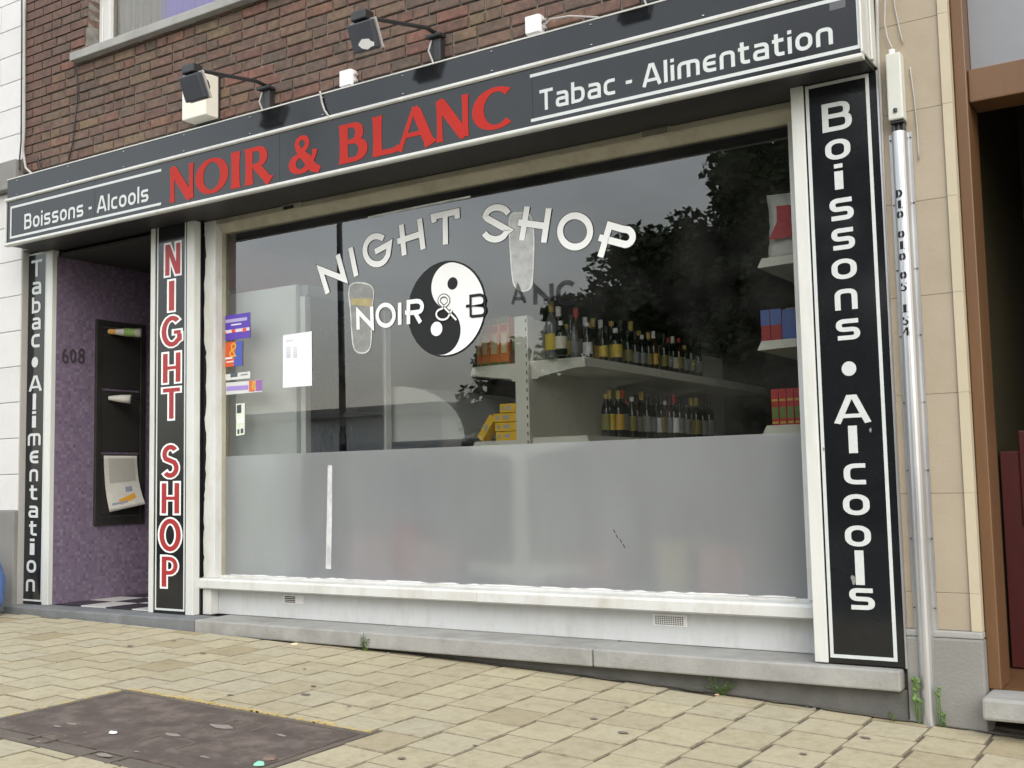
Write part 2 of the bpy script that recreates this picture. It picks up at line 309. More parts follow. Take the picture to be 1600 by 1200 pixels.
TECH = {  # char: (width, [(pts, width, closed)])
 'B': (.72, [([(.08,0),(.08,1)], S), (rnd([(.08,.92),(.60,.92),(.60,.53),(.08,.53)], .18), S), (rnd([(.08,.53),(.64,.53),(.64,.08),(.08,.08)], .2), S)]),
 'o': (.64, [(rrect(.08,.56,.08,.66,.22), S, 1)]),
 'i': (.16, [([(.08,0),(.08,.70)], S), ([(.08,.82),(.08,.98)], S)]),
 's': (.62, [(rnd([(.58,.66),(.08,.66),(.08,.37),(.54,.37),(.54,.08),(.04,.08)], .14), S)]),
 'n': (.62, [(rnd([(.08,0),(.08,.66),(.54,.66),(.54,0)], .18), S)]),
 '-': (.28, [([(0,.40),(.28,.40)], S)]),
 'A': (.80, [([(.05,0),(.34,.93),(.46,.93),(.75,0)], S), ([(.17,.26),(.62,.26)], S*.9)]),
 'l': (.16, [([(.08,0),(.08,1)], S)]),
 'c': (.54, [(rnd([(.52,.66),(.08,.66),(.08,.08),(.52,.08)], .24), S)]),
 'T': (.66, [([(0,.92),(.66,.92)], S), ([(.33,0),(.33,.90)], S)]),
 'a': (.62, [(rnd([(.06,.66),(.54,.66),(.54,0)], .18), S), (rnd([(.54,.39),(.08,.39),(.08,.08),(.54,.08)], .13), S)]),
 'b': (.64, [([(.08,0),(.08,1)], S), (rnd([(.08,.66),(.56,.66),(.56,.08),(.08,.08)], .24), S)]),
 'm': (.94, [(rnd([(.08,0),(.08,.66),(.86,.66),(.86,0)], .18), S), ([(.47,.66),(.47,0)], S)]),
 'e': (.56, [(rnd([(.54,.08),(.08,.08),(.08,.66),(.54,.66)], .24), S), ([(.08,.37),(.52,.37)], S)]),
 't': (.46, [(rnd([(.16,.95),(.16,.08),(.46,.08)], .18), S), ([(0,.66),(.44,.66)], S)]),
}
XH = set('osncamne')     # lowercase glyphs without ascender: box height is x-height .74
BD = .17
BOLD = {
 'N': (.56, [([(.11,.02),(.11,.98)], BD), ([(.12,.95),(.44,.05)], BD), ([(.45,.02),(.45,.98)], BD)]),
 'I': (.30, [([(.15,.02),(.15,.98)], BD*1.05)]),
 'G': (.66, [(arc(.34,.5,.23,.39,42,315)+[(.55,.25),(.55,.44)], BD), ([(.36,.46),(.62,.46)], BD*.8)]),
 'H': (.60, [([(.12,.02),(.12,.98)], BD), ([(.48,.02),(.48,.98)], BD), ([(.12,.5),(.48,.5)], BD*.8)]),
 'T': (.60, [([(.02,.90),(.58,.90)], BD*.9), ([(.30,.02),(.30,.9)], BD)]),
 'S': (.56, [(arc(.28,.70,.17,.20,25,220,9)+arc(.28,.30,.18,.21,50,-150,9), BD)]),
 'O': (.68, [(arc(.34,.5,.23,.39,0,360,24)[:-1], BD, 1)]),
 'P': (.56, [([(.12,.02),(.12,.98)], BD), ([(.12,.89)]+arc(.27,.68,.17,.21,90,-90,10)+[(.12,.47)], BD*.9)]),
}
def flare(x, w): return ([(x,0),(x,.06),(x,.2),(x,.5),(x,.8),(x,.94),(x,1)], [w*1.25,w*1.1,w,w*.95,w,w*1.1,w*1.25])
def ringw(n, a, b): return [a+(b-a)*abs(cos(2*pi*i/n))**1.5 for i in range(n)]
SER = {
 'N': (.80, [flare(.09,.14), ([(.06,1),(.12,.93),(.66,.06),(.70,0)], [.16,.24,.24,.16]), flare(.71,.14)]),
 'O': (.90, [(arc(.45,.5,.35,.44,0,360,32)[:-1], ringw(32,.11,.23), 1)]),
 'I': (.26, [flare(.13,.21)]),
 'R': (.80, [flare(.13,.21), ([(.13,.94),(.3,.94)]+arc(.36,.715,.19,.225,80,-80,10)+[(.3,.49),(.13,.49)], [.11,.12]+[.13,.15,.18,.2,.21,.22,.21,.2,.18,.15,.13]+[.11,.11]), ([(.30,.50),(.40,.40),(.66,.06),(.74,0)], [.16,.21,.22,.30])]),
 '&': (.86, [(arc(.36,.775,.135,.165,0,360,20)[:-1], .12, 1), (arc(.32,.265,.225,.21,0,360,24)[:-1], ringw(24,.12,.19), 1), ([(.24,.68),(.40,.46),(.66,.08),(.82,.0)], [.14,.2,.22,.16]), ([(.56,.2),(.66,.36),(.70,.56)], [.12,.10,.14])]),
 'B': (.76, [flare(.13,.21), ([(.13,.94),(.3,.94)]+arc(.34,.735,.18,.205,80,-80,10)+[(.3,.53),(.13,.53)], [.11,.12]+[.13,.15,.18,.2,.2,.2,.2,.2,.18,.15,.13]+[.11,.11]), ([(.13,.52),(.34,.52)]+arc(.38,.29,.23,.23,80,-80,10)+[(.32,.06),(.13,.06)], [.1,.11]+[.13,.15,.19,.21,.22,.22,.22,.21,.19,.15,.13]+[.12,.12])]),
 'L': (.66, [flare(.13,.21), ([(.1,.06),(.5,.06),(.58,.08),(.64,.16)], [.13,.13,.14,.08])]),
 'A': (.86, [([(.04,0),(.10,.12),(.36,.86),(.42,1)], [.16,.11,.10,.12]), ([(.40,1),(.46,.88),(.72,.12),(.78,0)], [.14,.21,.22,.30]), ([(.20,.34),(.60,.34)], .11)]),
 'C': (.84, [(arc(.47,.5,.37,.44,48,312,24), [.17,.14,.12,.11,.11,.12,.14,.17,.20,.22,.23,.24,.24,.24,.23,.22,.20,.17,.14,.12,.11,.11,.12,.14,.17])]),
}
STEN = {
 '0': (.6, [(arc(.3,.5,.2,.4,-70,70,8), .2), (arc(.3,.5,.2,.4,110,250,8), .2)]),
 '1': (.4, [([(.2,0),(.2,1)], .2), ([(.02,.05),(.38,.05)], .1)]),
 '5': (.6, [([(.1,.92),(.55,.92)], .14), ([(.12,.9),(.12,.6)], .14), (arc(.26,.3,.22,.27,80,-150,9), .16)]),
 '4': (.6, [([(.42,0),(.42,1)], .18), ([(0,.3),(.6,.3)], .12), ([(.36,.95),(.05,.35)], .12)]),
 'D': (.6, [([(.1,0),(.1,1)], .2), (arc(.2,.5,.3,.42,-75,75,9), .2)]),
 '6': (.6, [(arc(.3,.3,.22,.24,0,360,16)[:-1], .14, 1), (arc(.44,.42,.36,.52,100,180,8), .14)]),
 '8': (.6, [(arc(.3,.27,.22,.22,0,360,16)[:-1], .14, 1), (arc(.3,.74,.18,.20,0,360,16)[:-1], .14, 1)]),
}
def glyph(mb, strokes, fn, dw=0, ext=0, y0=0, step=.0003):
    """fn maps glyph (u,v,k) -> 3D point; k is the stroke's small lift so strokes never share a plane"""
    for k, st in enumerate(strokes):
        pts, ws = st[0], st[1]; cl = len(st) > 2
        if dw: ws = [x+dw for x in ws] if isinstance(ws, (list, tuple)) else ws+dw
        if ext and not cl:
            p = [Vector(q) for q in pts]; a = p[0]+(p[0]-p[1]).normalized()*ext; b = p[-1]+(p[-1]-p[-2]).normalized()*ext
            pts = [tuple(a)]+list(pts[1:-1])+[tuple(b)]
        for q in ribbon(pts, ws, cl):
            P = [fn(c.x, c.y, k*step) for c in q]
            mb.add(P, [(3, 2, 1, 0)])
def fnXZ(x0, x1, z0, z1, W, H, Y): return lambda u, v, k: (x0+(x1-x0)*u/W, Y-k, z0+(z1-z0)*v/H)
def boxletter(font, ch, pxbox, Y, parent, material, dw=0, ext=0, name='letter'):
    l, r, t, b = pxbox; cy, cx = (t+b)/2, (l+r)/2
    x0, x1 = g(l, cy, Y).x, g(r, cy, Y).x; z1, z0 = g(cx, t, Y).z, g(cx, b, Y).z
    W, st = font[ch]; H = .74 if (font is TECH and ch in XH) else 1
    mb = MB(); glyph(mb, st, fnXZ(x0, x1, z0, z1, W, H, Y), dw, ext); return mb.build(name, material, parent)
def disc(mb, cx, cz, r, Y, n=40, rz=None):
    mb.add([(cx+r*cos(2*pi*i/n), Y, cz+(rz or r)*sin(2*pi*i/n)) for i in range(n)], [tuple(range(n))]); return mb
def sheet(mb, pxs, Y, t=0):
    P = [g(x, y, Y) for x, y in pxs]
    if t: mb.hexa(P, [p+Vector((0, t, 0)) for p in P])
    else: mb.add(P, [tuple(range(len(P)))])
    return mb
def pxstroke(mb, pts, wid, Y, closed=False, lift=0):
    q3 = [g(x, y, Y) for x, y in pts]; q2 = [(p.x, p.z) for p in q3]
    for q in ribbon(q2, wid, closed): mb.add([(c.x, Y-lift, c.y) for c in q], [(3, 2, 1, 0)])

# ================================================================== GROUND
def grid_sheet(name, material, xs, ys, zf, kind='structure', thick=0):
    vs = [(x, y, zf(x, y)) for y in ys for x in xs]; nx = len(xs)
    fs = [(j*nx+i, j*nx+i+1, (j+1)*nx+i+1, (j+1)*nx+i) for j in range(len(ys)-1) for i in range(nx-1)]
    return MB().add(vs, fs).build(name, material, kind=kind, origin=(0, 0, 0))
XS = [-90, -40, -20, -14]+[-12+.5*i for i in range(33)]+[6, 12, 30, 90]
grid_sheet('ground', 'soil', [-400, 400], [-400, 400], lambda x, y: -.42)
YS = [-3.45+.345*i for i in range(11)]+[.15]
pave = grid_sheet('pavement', 'bed', XS, YS, lambda x, y: gz(x, y)-.0065)
grid_sheet('road', 'asphalt', XS, [-10.6, -3.6], lambda x, y: gz(x, -3.4)-.14)
grid_sheet('far_pavement', 'cement', XS, [-13.5, -10.75], lambda x, y: gz(x, -3.4)-.02)
def kerb(name, y0, y1):
    m = MB(); zs = [(x, gz(x, -3.4)) for x in XS]
    for (a, za), (b, zb) in zip(zs[:-1], zs[1:]):
        m.hexa([(a, y0, za-.3), (b, y0, zb-.3), (b, y1, zb-.3), (a, y1, za-.3)], [(a, y0, za), (b, y0, zb), (b, y1, zb), (a, y1, za)])
    m.build(name, 'stone', kind='structure', origin=(0, 0, 0))
kerb('kerb', -3.6, -3.45); kerb('far_kerb', -10.75, -10.6)

MAN = (-4.31, -2.845, -2.42, -1.61)     # manhole x0 x1 y0 y1
PW, PL = .2305, .2375
pmesh = None
def paver_mesh():
    bm = bmesh.new(); bmesh.ops.create_cube(bm, size=1)
    bmesh.ops.scale(bm, vec=(1, 1, .05), verts=bm.verts); bmesh.ops.translate(bm, vec=(0, 0, -.025), verts=bm.verts)
    bmesh.ops.bevel(bm, geom=[e for e in bm.edges if all(v.co.z > -.01 for v in e.verts)], offset=.014, segments=1, affect='EDGES')
    for v in bm.verts:
        if -.03 < v.co.z < -.001: v.co.z = -.005
    for f in bm.faces: f.material_index = 0 if f.normal.z > .95 else 1
    me = bpy.data.meshes.new('paver'); bm.to_mesh(me); bm.free(); me.materials.append(MT['paver']); me.materials.append(MT['joint']); return me
pmesh = paver_mesh(); extra = MB(); npav = 0
cand = []
for k in range(-34, 14):
    xc = -2.2166+PW*(k+.5)
    for r in range(-3, 14):
        yc = -.52-(.119 if k % 2 == 0 else 0)-PL*r-.035*(xc+1.9)
        xx = xc-.036*(yc+.6)
        x0, x1, y0, y1 = xx-PW/2, xx+PW/2, yc-PL/2, yc+PL/2
        lim = -.312 if xx < -4.55 else -.245
        if y1 > lim: y1 = lim
        if y1-y0 < .045 or y0 < -3.44: continue
        # cut round the manhole
        if x0 < MAN[1] and x1 > MAN[0] and y0 < MAN[3] and y1 > MAN[2]:
            opts = [(x0, MAN[0], y0, y1), (MAN[1], x1, y0, y1), (x0, x1, y0, MAN[2]), (x0, x1, MAN[3], y1)]
            opts = [o for o in opts if o[1]-o[0] > .035 and o[3]-o[2] > .035]
            if not opts: continue
            x0, x1, y0, y1 = max(opts, key=lambda o: (o[1]-o[0])*(o[3]-o[2]))
        cx, cy = (x0+x1)/2, (y0+y1)/2
        u_, v_ = pr((cx, cy, gz(cx, cy)))
        inv = -25 < u_ < 1625 and 900 < v_ < 1225
        cand.append((inv, (Vector((cx, cy, 0))-CP).length, x0, x1, y0, y1))
vis = sorted([c for c in cand if c[0]], key=lambda c: c[1])
rest = [c for c in cand if not c[0]]+vis[300:]
print('PAVERS in view', len(vis))
for _, _, x0, x1, y0, y1 in vis[:300]:
    cx, cy = (x0+x1)/2, (y0+y1)/2
    o = bpy.data.objects.new('paver', pmesh); COL.objects.link(o); o.parent = pave
    o.location = (cx, cy, gz(cx, cy)+random.uniform(-.0012, .0012)); o.scale = (x1-x0-.008, y1-y0-.009, 1)
    o.rotation_euler = (.016+random.uniform(-.005, .005), -gslope(cx)+random.uniform(-.005, .005), random.uniform(-.034, -.02))
for _, _, x0, x1, y0, y1 in rest:
    q = .007
    P = lambda x, y, d: (x-.0, y-.035*(x-(x0+x1)/2), gz(x, y)+d)
    extra.hexa([P(x0+q, y0+q, -.05), P(x1-q, y0+q, -.05), P(x1-q, y1-q, -.05), P(x0+q, y1-q, -.05)], [P(x0+q, y0+q, 0), P(x1-q, y0+q, 0), P(x1-q, y1-q, 0), P(x0+q, y1-q, 0)])
extra.build('paving', 'paver', pave, kind='stuff')

# manhole cover
mx0, mx1, my0, my1 = MAN; mc = ((mx0+mx1)/2, (my0+my1)/2)
mh = empty('manhole_cover', (mc[0], mc[1], gz(*mc)), 'brown rectangular chamber cover with scuffed plate let into the paving', 'manhole cover')
def gbox(mb, x0, x1, y0, y1, d0, d1):
    P = lambda x, y, d: (x, y, gz(x, y)+d)
    mb.hexa([P(x0,y0,d0),P(x1,y0,d0),P(x1,y1,d0),P(x0,y1,d0)], [P(x0,y0,d1),P(x1,y0,d1),P(x1,y1,d1),P(x0,y1,d1)]); return mb
fr = MB(); a = .035
for b in ((mx0, mx1, my0, my0+a), (mx0, mx1, my1-a, my1), (mx0, mx0+a, my0+a, my1-a), (mx1-a, mx1, my0+a, my1-a)): gbox(fr, b[0]+.003, b[1]-.003, b[2]+.003, b[3]-.003, -.06, .001)
fr.build('frame', 'cover_frame', mh)
gbox(MB(), mx0+a+.008, mx1-a-.008, my0+a+.06, my1-a-.008, -.06, .002).build('lid', 'cover', mh, bevel=.003)
gbox(MB(), mx0+a+.008, mx1-a-.008, my0+a+.008, my0+a+.052, -.06, -.001).build('lid_strip', 'cover_frame', mh, bevel=.003)
for (px, py, s) in ((262, 1160, .10), (75, 1153, .05), (160, 1183, .08), (380, 1134, .09)):
    P = gr(px, py); q = MB(); 
    for dx in (-s, s): gbox(q, P.x+dx-.006, P.x+dx+.006, P.y-.05, P.y+.05, 0, .0035)
    gbox(q, P.x-s+.007, P.x+s-.007, P.y+.045, P.y+.055, 0, .0035)
    q.build('lifting_recess', 'cover_frame', mh)
plain('pale_scuff', (.24, .215, .185), .9)
for px, py, s in ((88, 1136, .03), (112, 1132, .035), (270, 1149, .05), (345, 1136, .07), (133, 1146, .012), (165, 1181, .05), (320, 1184, .03), (215, 1176, .02), (440, 1150, .04), (60, 1160, .02)):
    P = gr(px, py); n = 9; rg = random.Random(px)
    MB().add([(P.x+s*cos(2*pi*k/n)*rg.uniform(.5, 1.1), P.y+s*.45*sin(2*pi*k/n)*rg.uniform(.4, 1.1), gz(P.x, P.y)+.0032+gslope(P.x)*s*cos(2*pi*k/n)) for k in range(n)], [tuple(range(n))]).build('scuff', 'pale_scuff', mh)
om = MB()   # crumbling ochre mortar along the back and left edge
for i in range(46):
    t = i/46; L0 = .02+random.random()*.03; h = random.uniform(.008, .03)
    if random.random() < .8: gbox(om, mx0+(mx1-mx0)*t, mx0+(mx1-mx0)*t+L0, my1-.002, my1+h, -.03, random.uniform(0, .006))
for i in range(26):
    t = i/26; h = random.uniform(.008, .028)
    if random.random() < .8: gbox(om, mx0-h, mx0+.002, my0+(my1-my0)*t, my0+(my1-my0)*t+.03, -.03, random.uniform(-.003, .004))
om.build('mortar_edge', 'ochre', mh, kind='stuff')

# ================================================================== LEFT HOUSE (white)
FY = -.22                        # building line
wh = empty('white_house', (-8.6, -.1, gz(-8, 0)), 'whitewashed house wall with grey plinth beside the brick house', 'house')
XB = g(38, 150, FY).x            # boundary white / brick
MB().box(-16, XB-.004, FY+.015, 3, -.2, 7.5).build('wall', plain('pale_joint', (.36, .355, .34), .9), wh)
wallw = wh.children[0]
zz = [gz(-8, 0)+.86]
z = 3.52
row = 0
def piece(mb_args, name, material, parent, bevel=.004): return MB().box(*mb_args).build(name, material, parent, bevel=bevel)
while z < 6:
    x = XB-.006-(.3 if row % 2 else 0)
    if row % 2: piece((x+.003, XB-.006, FY-.002, FY+.05, z+.002, z+.203), 'wall_panel', 'whitewall', wallw)
    for k in range(3): piece((x-.6*(k+1)+.003, x-.6*k-.003, FY-.002, FY+.05, z+.002, z+.203), 'wall_panel', 'whitewall', wallw)
    z += .205; row += 1
piece((-16, XB-.006, FY-.06, FY+.05, 3.30, 3.515), 'ledge', 'cement', wh, .01)
z = 3.297
while z > 1.0:
    h = .26; x = XB-.006-(.3 if row % 2 else 0)
    if row % 2: piece((x+.002, XB-.006, FY+.004, FY+.05, z-h+.002, z-.002), 'wall_block', 'whitewall', wallw)
    for k in range(2): piece((x-.6*(k+1)+.002, x-.6*k-.002, FY+.004, FY+.05, z-h+.002, z-.002), 'wall_block', 'whitewall', wallw)
    z -= h; row += 1
piece((-16, XB-.006, FY-.02, FY+.05, -.2, z), 'plinth', 'cement', wh, .008)

# ================================================================== BRICK HOUSE
XR = -1.168
bh = empty('brick_house', ((XB+XR)/2, -.1, gz(-4, 0)), 'dark red brick house with the corner night shop on its ground floor', 'house')
UW = dict(x0=-6.57, x1=-4.25, z0=4.165, z1=6.0)   # first-floor window opening
uwz = g(130, 92, -.25).z
bw = MB(); Y0, Y1 = FY+.012, 0.02
bw.box(XB, UW['x0'], Y0, Y1, 2.84, 6.6).box(UW['x1'], XR, Y0, Y1, 2.84, 6.6).box(UW['x0'], UW['x1'], Y0, Y1, 2.84, UW['z0']-.03).box(UW['x0'], UW['x1'], Y0, Y1, UW['z1'], 6.6)
wall = bw.build('wall', 'mortar', bh)
bm_cache = {}
def brick_mesh(kind):
    if kind in bm_cache: return bm_cache[kind]
    L_, D_ = kind; b = bmesh.new(); bmesh.ops.create_cube(b, size=1)
    bmesh.ops.scale(b, vec=(L_, D_, .057), verts=b.verts)
    bmesh.ops.bevel(b, geom=[e for e in b.edges if all(v.co.y < 0 for v in e.verts)], offset=.004, segments=1, affect='EDGES')
    rr = random.Random(hash(kind) % 999)
    for v in b.verts: v.co += Vector((rr.uniform(-.002, .002), rr.uniform(-.0015, .0015), rr.uniform(-.0018, .0018)))
    me = bpy.data.meshes.new('brick'); b.to_mesh(me); b.free(); me.materials.append(MT['brick']); bm_cache[kind] = me; return me
CH = .0675; LENS = {'s': .205, 'h': .097, 'q': .15}
blist = []
zc = 3.24; rowi = 0; sill_z0 = 4.085
while zc < 6.4:
    x = XB+.002; rr = random.Random(100+rowi)
    first = True
    while x < XR-.03:
        t = ('s' if rowi % 2 == 0 else 'h') if first else rr.choice('ssshshq'); first = False
        ln = LENS[t]
        if x+ln > XR-.004: ln = XR-.004-x
        if ln < .04: break
        z0_, z1_ = zc-CH/2, zc+CH/2
        inwin = (z1_ > UW['z0'] and zc < UW['z1'] and x+ln > UW['x0'] and x < UW['x1'])
        deep = False
        if inwin:
            if x < UW['x0']-.03: ln = UW['x0']-x; deep = True; blist.append((x, ln, zc, deep))
            x = UW['x1']+.008; continue
        blist.append((x, ln, zc, False)); x += ln+.011
    zc += CH; rowi += 1
inb, outb = [], []
for x, ln, zc, deep in blist:
    u_, v_ = pr((x+ln/2, FY, zc)); hidden = zc < 3.27
    (inb if (-10 < u_ < 1610 and -12 < v_ < 400 and not hidden) else outb).append((x, ln, zc, deep))
print('BRICKS in view', len(inb))
inb.sort(key=lambda b: (Vector((b[0], FY, b[2]))-CP).length); outb += inb[300:]; inb = inb[:300]
for x, ln, zc, deep in inb:
    D_ = .13 if deep else .05; key = (round(ln, 2), D_)
    o = bpy.data.objects.new('brick', brick_mesh(key)); COL.objects.link(o); o.parent = wall
    o.location = Vector((x+ln/2, FY+D_/2+random.uniform(-.003, .0035), zc))-ORG[wall.name]
    o.scale = (ln/round(ln, 2), 1, 1); o.rotation_euler = (random.uniform(-.012, .012), random.uniform(-.007, .007), random.uniform(-.012, .012))
eb = MB()
for x, ln, zc, deep in outb: eb.box(x, x+ln, FY, FY+(.13 if deep else .05), zc-.0285, zc+.0285)
eb.build('brickwork', 'brick', wall, kind='stuff')
# first-floor window
FYw = FY+.11
up = empty('upper_window', ((UW['x0']+UW['x1'])/2, FY, UW['z0']), 'white framed first-floor window with lilac curtain above grey stone sill', 'window')
xs0 = g(110, 96, FY-.05).x
BX('window_sill', 'stone', up, xs0, UW['x1']+.12, FY-.06, FY+.14, UW['z0']-.062, UW['z0']-.002, bevel=.006)
BX('window_frame', 'white_paint', up, UW['x0']+.001, UW['x0']+.035, FYw-.01, FYw+.06, UW['z0']+.001, UW['z1']-.001)
BX('window_frame', 'white_paint', up, UW['x0']+.037, UW['x0']+.105, FYw, FYw+.06, UW['z0']+.03, UW['z1']-.002)
BX('window_frame', 'white_paint', up, UW['x0']+.037, UW['x1']-.001, FYw, FYw+.06, UW['z0']+.001, UW['z0']+.028)
BX('window_frame', 'white_paint', up, UW['x1']-.09, UW['x1']-.002, FYw, FYw+.06, UW['z0']+.03, UW['z1']-.002)
MB().add([(UW['x0']+.1, FYw+.03, UW['z0']+.02), (UW['x1']-.08, FYw+.03, UW['z0']+.02), (UW['x1']-.08, FYw+.03, UW['z1']), (UW['x0']+.1, FYw+.03, UW['z1'])], [(0, 1, 2, 3)]).build('pane', 'glass_up', up)
CX = g(258, 20, FYw+.06).x
n = 90
for part, (xa, xb, mname, yoff) in enumerate(((UW['x0']+.09, CX, 'curtain_beige', .07), (CX-.02, UW['x1'], 'curtain_lilac', .05))):
    cu = MB(); vs = []
    for i in range(n+1):
        x = xa+(xb-xa)*i/n; y = FYw+yoff+.012*sin(i*.9)+.006*sin(i*2.3)
        vs += [(x, y, UW['z0']), (x, y, UW['z1'])]
    cu.add(vs, [(2*i, 2*i+2, 2*i+3, 2*i+1) for i in range(n)])
    plain('curtain_beige', (.50, .46, .41), .9); plain('curtain_lilac', (.42, .36, .66), .9)
    cu.build('curtain', mname, up, smooth=True)
MB().box(UW['x0']-.05, UW['x1']+.05, .35, .4, UW['z0']-.2, UW['z1']).build('room_wall', 'dark', bh)

# ground floor carcass of the brick house
ZT = .297                                     # step / shop floor level
XP = -7.0                                     # purple passage wall face
BX('plinth', 'stone_dark', bh, XB+.01, XR-.001, -.235, .05, -.25, .211, bevel=.006)
BX('corner_pier', 'mortar', bh, XB+.004, XP-.012, -.14, 3, ZT+.002, 2.835)
BX('passage_wall', 'purple', bh, XP-.01, XP, -.13, 3, ZT+.002, 2.775, bevel=0)
BX('passage_wall', 'shopwall', bh, -5.93, -5.62, -.075, 5.2, .16, 2.83, bevel=0)
BX('passage_ceiling', 'dark', bh, XP-.01, -5.93, -.12, 3, 2.776, 2.80)  # ceiling coloured dark to hold the deep shade at the passage top
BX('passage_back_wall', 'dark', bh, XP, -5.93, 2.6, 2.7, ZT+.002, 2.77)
BX('right_pier', 'mortar', bh, -1.52, XR-.002, -.198, 5.2, .16, 2.82, bevel=0)
fl = BX('shop_floor', 'shopfloor', bh, -7.3, XR, .02, 5.2, .15, ZT-.002)
BX('shop_ceiling', 'shopwall', bh, -7.3, XR-.01, .0, 5.4, 2.801, 2.838, bevel=0)
BX('shop_back_wall', 'shopwall', bh, -5.7, -1.4, 5.0, 5.15, .16, 2.815, bevel=0)
# chequered passage tiles
T = .3
plain('tile_black', (.02, .02, .022), .3); plain('tile_white', (.55, .55, .52), .3)
for i in range(4):
    for j in range(9):
        x0 = XP+.01+i*.268; y0 = -.10+j*.27
        BX('floor_tile', 'tile_white' if (i+j) % 2 else 'tile_black', fl, x0, x0+.265, y0, y0+.267, ZT-.0015, ZT+.006, bevel=.001)

# stone step in blocks
st = empty('stone_step', (-4.3, -.27, .2), 'long grey stone step running beneath the shop front', 'step')
xj = [XB-.02, g(303, 975, -.3).x, g(567, 990, -.3).x, g(925, 1016, -.3).x, g(1407, 1050, -.3).x]
for i in range(4):
    a_, b_ = xj[i]+.003, xj[i+1]-.003
    BX('step_block', 'stone' if i else 'stone_blue', st, a_, b_, -.302+.003*(i % 2), -.005 if i else -.105, .212, ZT-.001*(i % 2), bevel=.008)

# ================================================================== RIGHT HOUSE (beige)
be = empty('beige_house', (-.2, -.1, gz(-.5, 0)), 'beige stone house with brown door frame and grey plinth beside the shop', 'house')
xe0 = g(1481, 300, FY).x; xe1 = g(1497, 300, FY).x
MB().box(XR+.003, xe1-.004, FY+.012, 3, -.2, 6.5).build('wall', plain('beige_joint', (.20, .16, .115), .9), be); bwall = be.children[0]
jz = [6.4, 5.8, 5.2, 4.6] + [g(1450, y, FY).z for y in (-112, 27, 168, 312, 461, 616, 771, 925)]
pz = g(1490, 985, FY).z
jz = [q for q in jz if q > pz+.05]+[pz]
for a_, b_ in zip(jz[:-1], jz[1:]):
    BX('stone_block', 'beige', bwall, XR+.004, xe0-.003, FY, FY+.05, b_+.0007, a_-.0007, bevel=.001)
    BX('edge_block', 'beige_light', bwall, xe0-.0005, xe1, FY-.012, FY+.12, b_+.0004, a_-.0004, bevel=.001)
xpl = g(1538, 1050, FY-.03).x
BX('plinth', 'cement', be, XR+.004, xe1+.004, FY-.03, FY+.12, -.2, pz-.03, bevel=.008)
BX('plinth_ledge', 'stone', be, XR+.004, xe1+.002, FY-.022, FY+.1, pz-.029, pz-.001, bevel=.006)
XD1 = .25
dth = g(1570, 1085, FY-.06).z
zb0, zb1 = g(1560, 160, -.1).z, g(1560, 108, -.1).z
DR = empty('door_frame', (-.3, -.05, dth), 'brown varnished door frame with fanlight over a dark doorway', 'door frame')
BX('jamb', 'brown', DR, xe1+.003, xe1+.052, FY+.03, FY+.24, dth, 5, bevel=.005)
BX('jamb', 'brown', DR, XD1-.08, XD1, FY+.06, FY+.24, dth, 5, bevel=.005)
BX('transom', 'brown', DR, xe1+.054, XD1-.082, FY+.05, FY+.22, zb0, zb1, bevel=.005)
plain('fanlight_pane', (.22, .23, .25), .35)
BX('fanlight_pane', 'fanlight_pane', DR, xe1+.054, XD1-.082, FY+.14, FY+.15, zb1+.002, 5, bevel=0)
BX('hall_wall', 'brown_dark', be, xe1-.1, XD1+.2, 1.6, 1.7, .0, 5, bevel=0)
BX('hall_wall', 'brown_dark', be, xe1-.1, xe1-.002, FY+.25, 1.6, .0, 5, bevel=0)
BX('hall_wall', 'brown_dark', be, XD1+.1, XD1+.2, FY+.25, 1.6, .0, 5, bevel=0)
BX('hall_floor', 'brown', be, xe1-.1, XD1+.2, FY+.1, 1.6, dth-.1, dth-.002, bevel=0)
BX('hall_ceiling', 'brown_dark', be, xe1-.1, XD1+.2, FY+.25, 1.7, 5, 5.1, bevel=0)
BX('wall', 'beige', be, XD1+.002, 7, FY, 3, -.3, 6.5, bevel=0)
BX('wall', 'beige', be, xe1-.003, XD1+.001, FY, 3, 5.11, 6.5, bevel=0)
rp0 = g(1567, 800, .35)
RP = empty('hall_door', (-.4, .3, dth), 'dark red panelled inner door standing in the doorway', 'door')
BX('leaf', 'red_panel', RP, rp0.x, rp0.x+.62, .35, .39, dth+.004, g(1580, 705, .35).z, bevel=.004)
for q in range(2): BX('panel', 'red_panel', RP, rp0.x+.08, rp0.x+.54, .340, .352, dth+.12+q*.5, dth+.54+q*.5, bevel=.01)
xt0 = g(1536, 1100, FY-.14).x
ts = MB().box(xt0, XD1+.1, FY-.17, FY+.05, dth-.085, dth-.001).build('door_step', 'stone', be, bevel=.012)

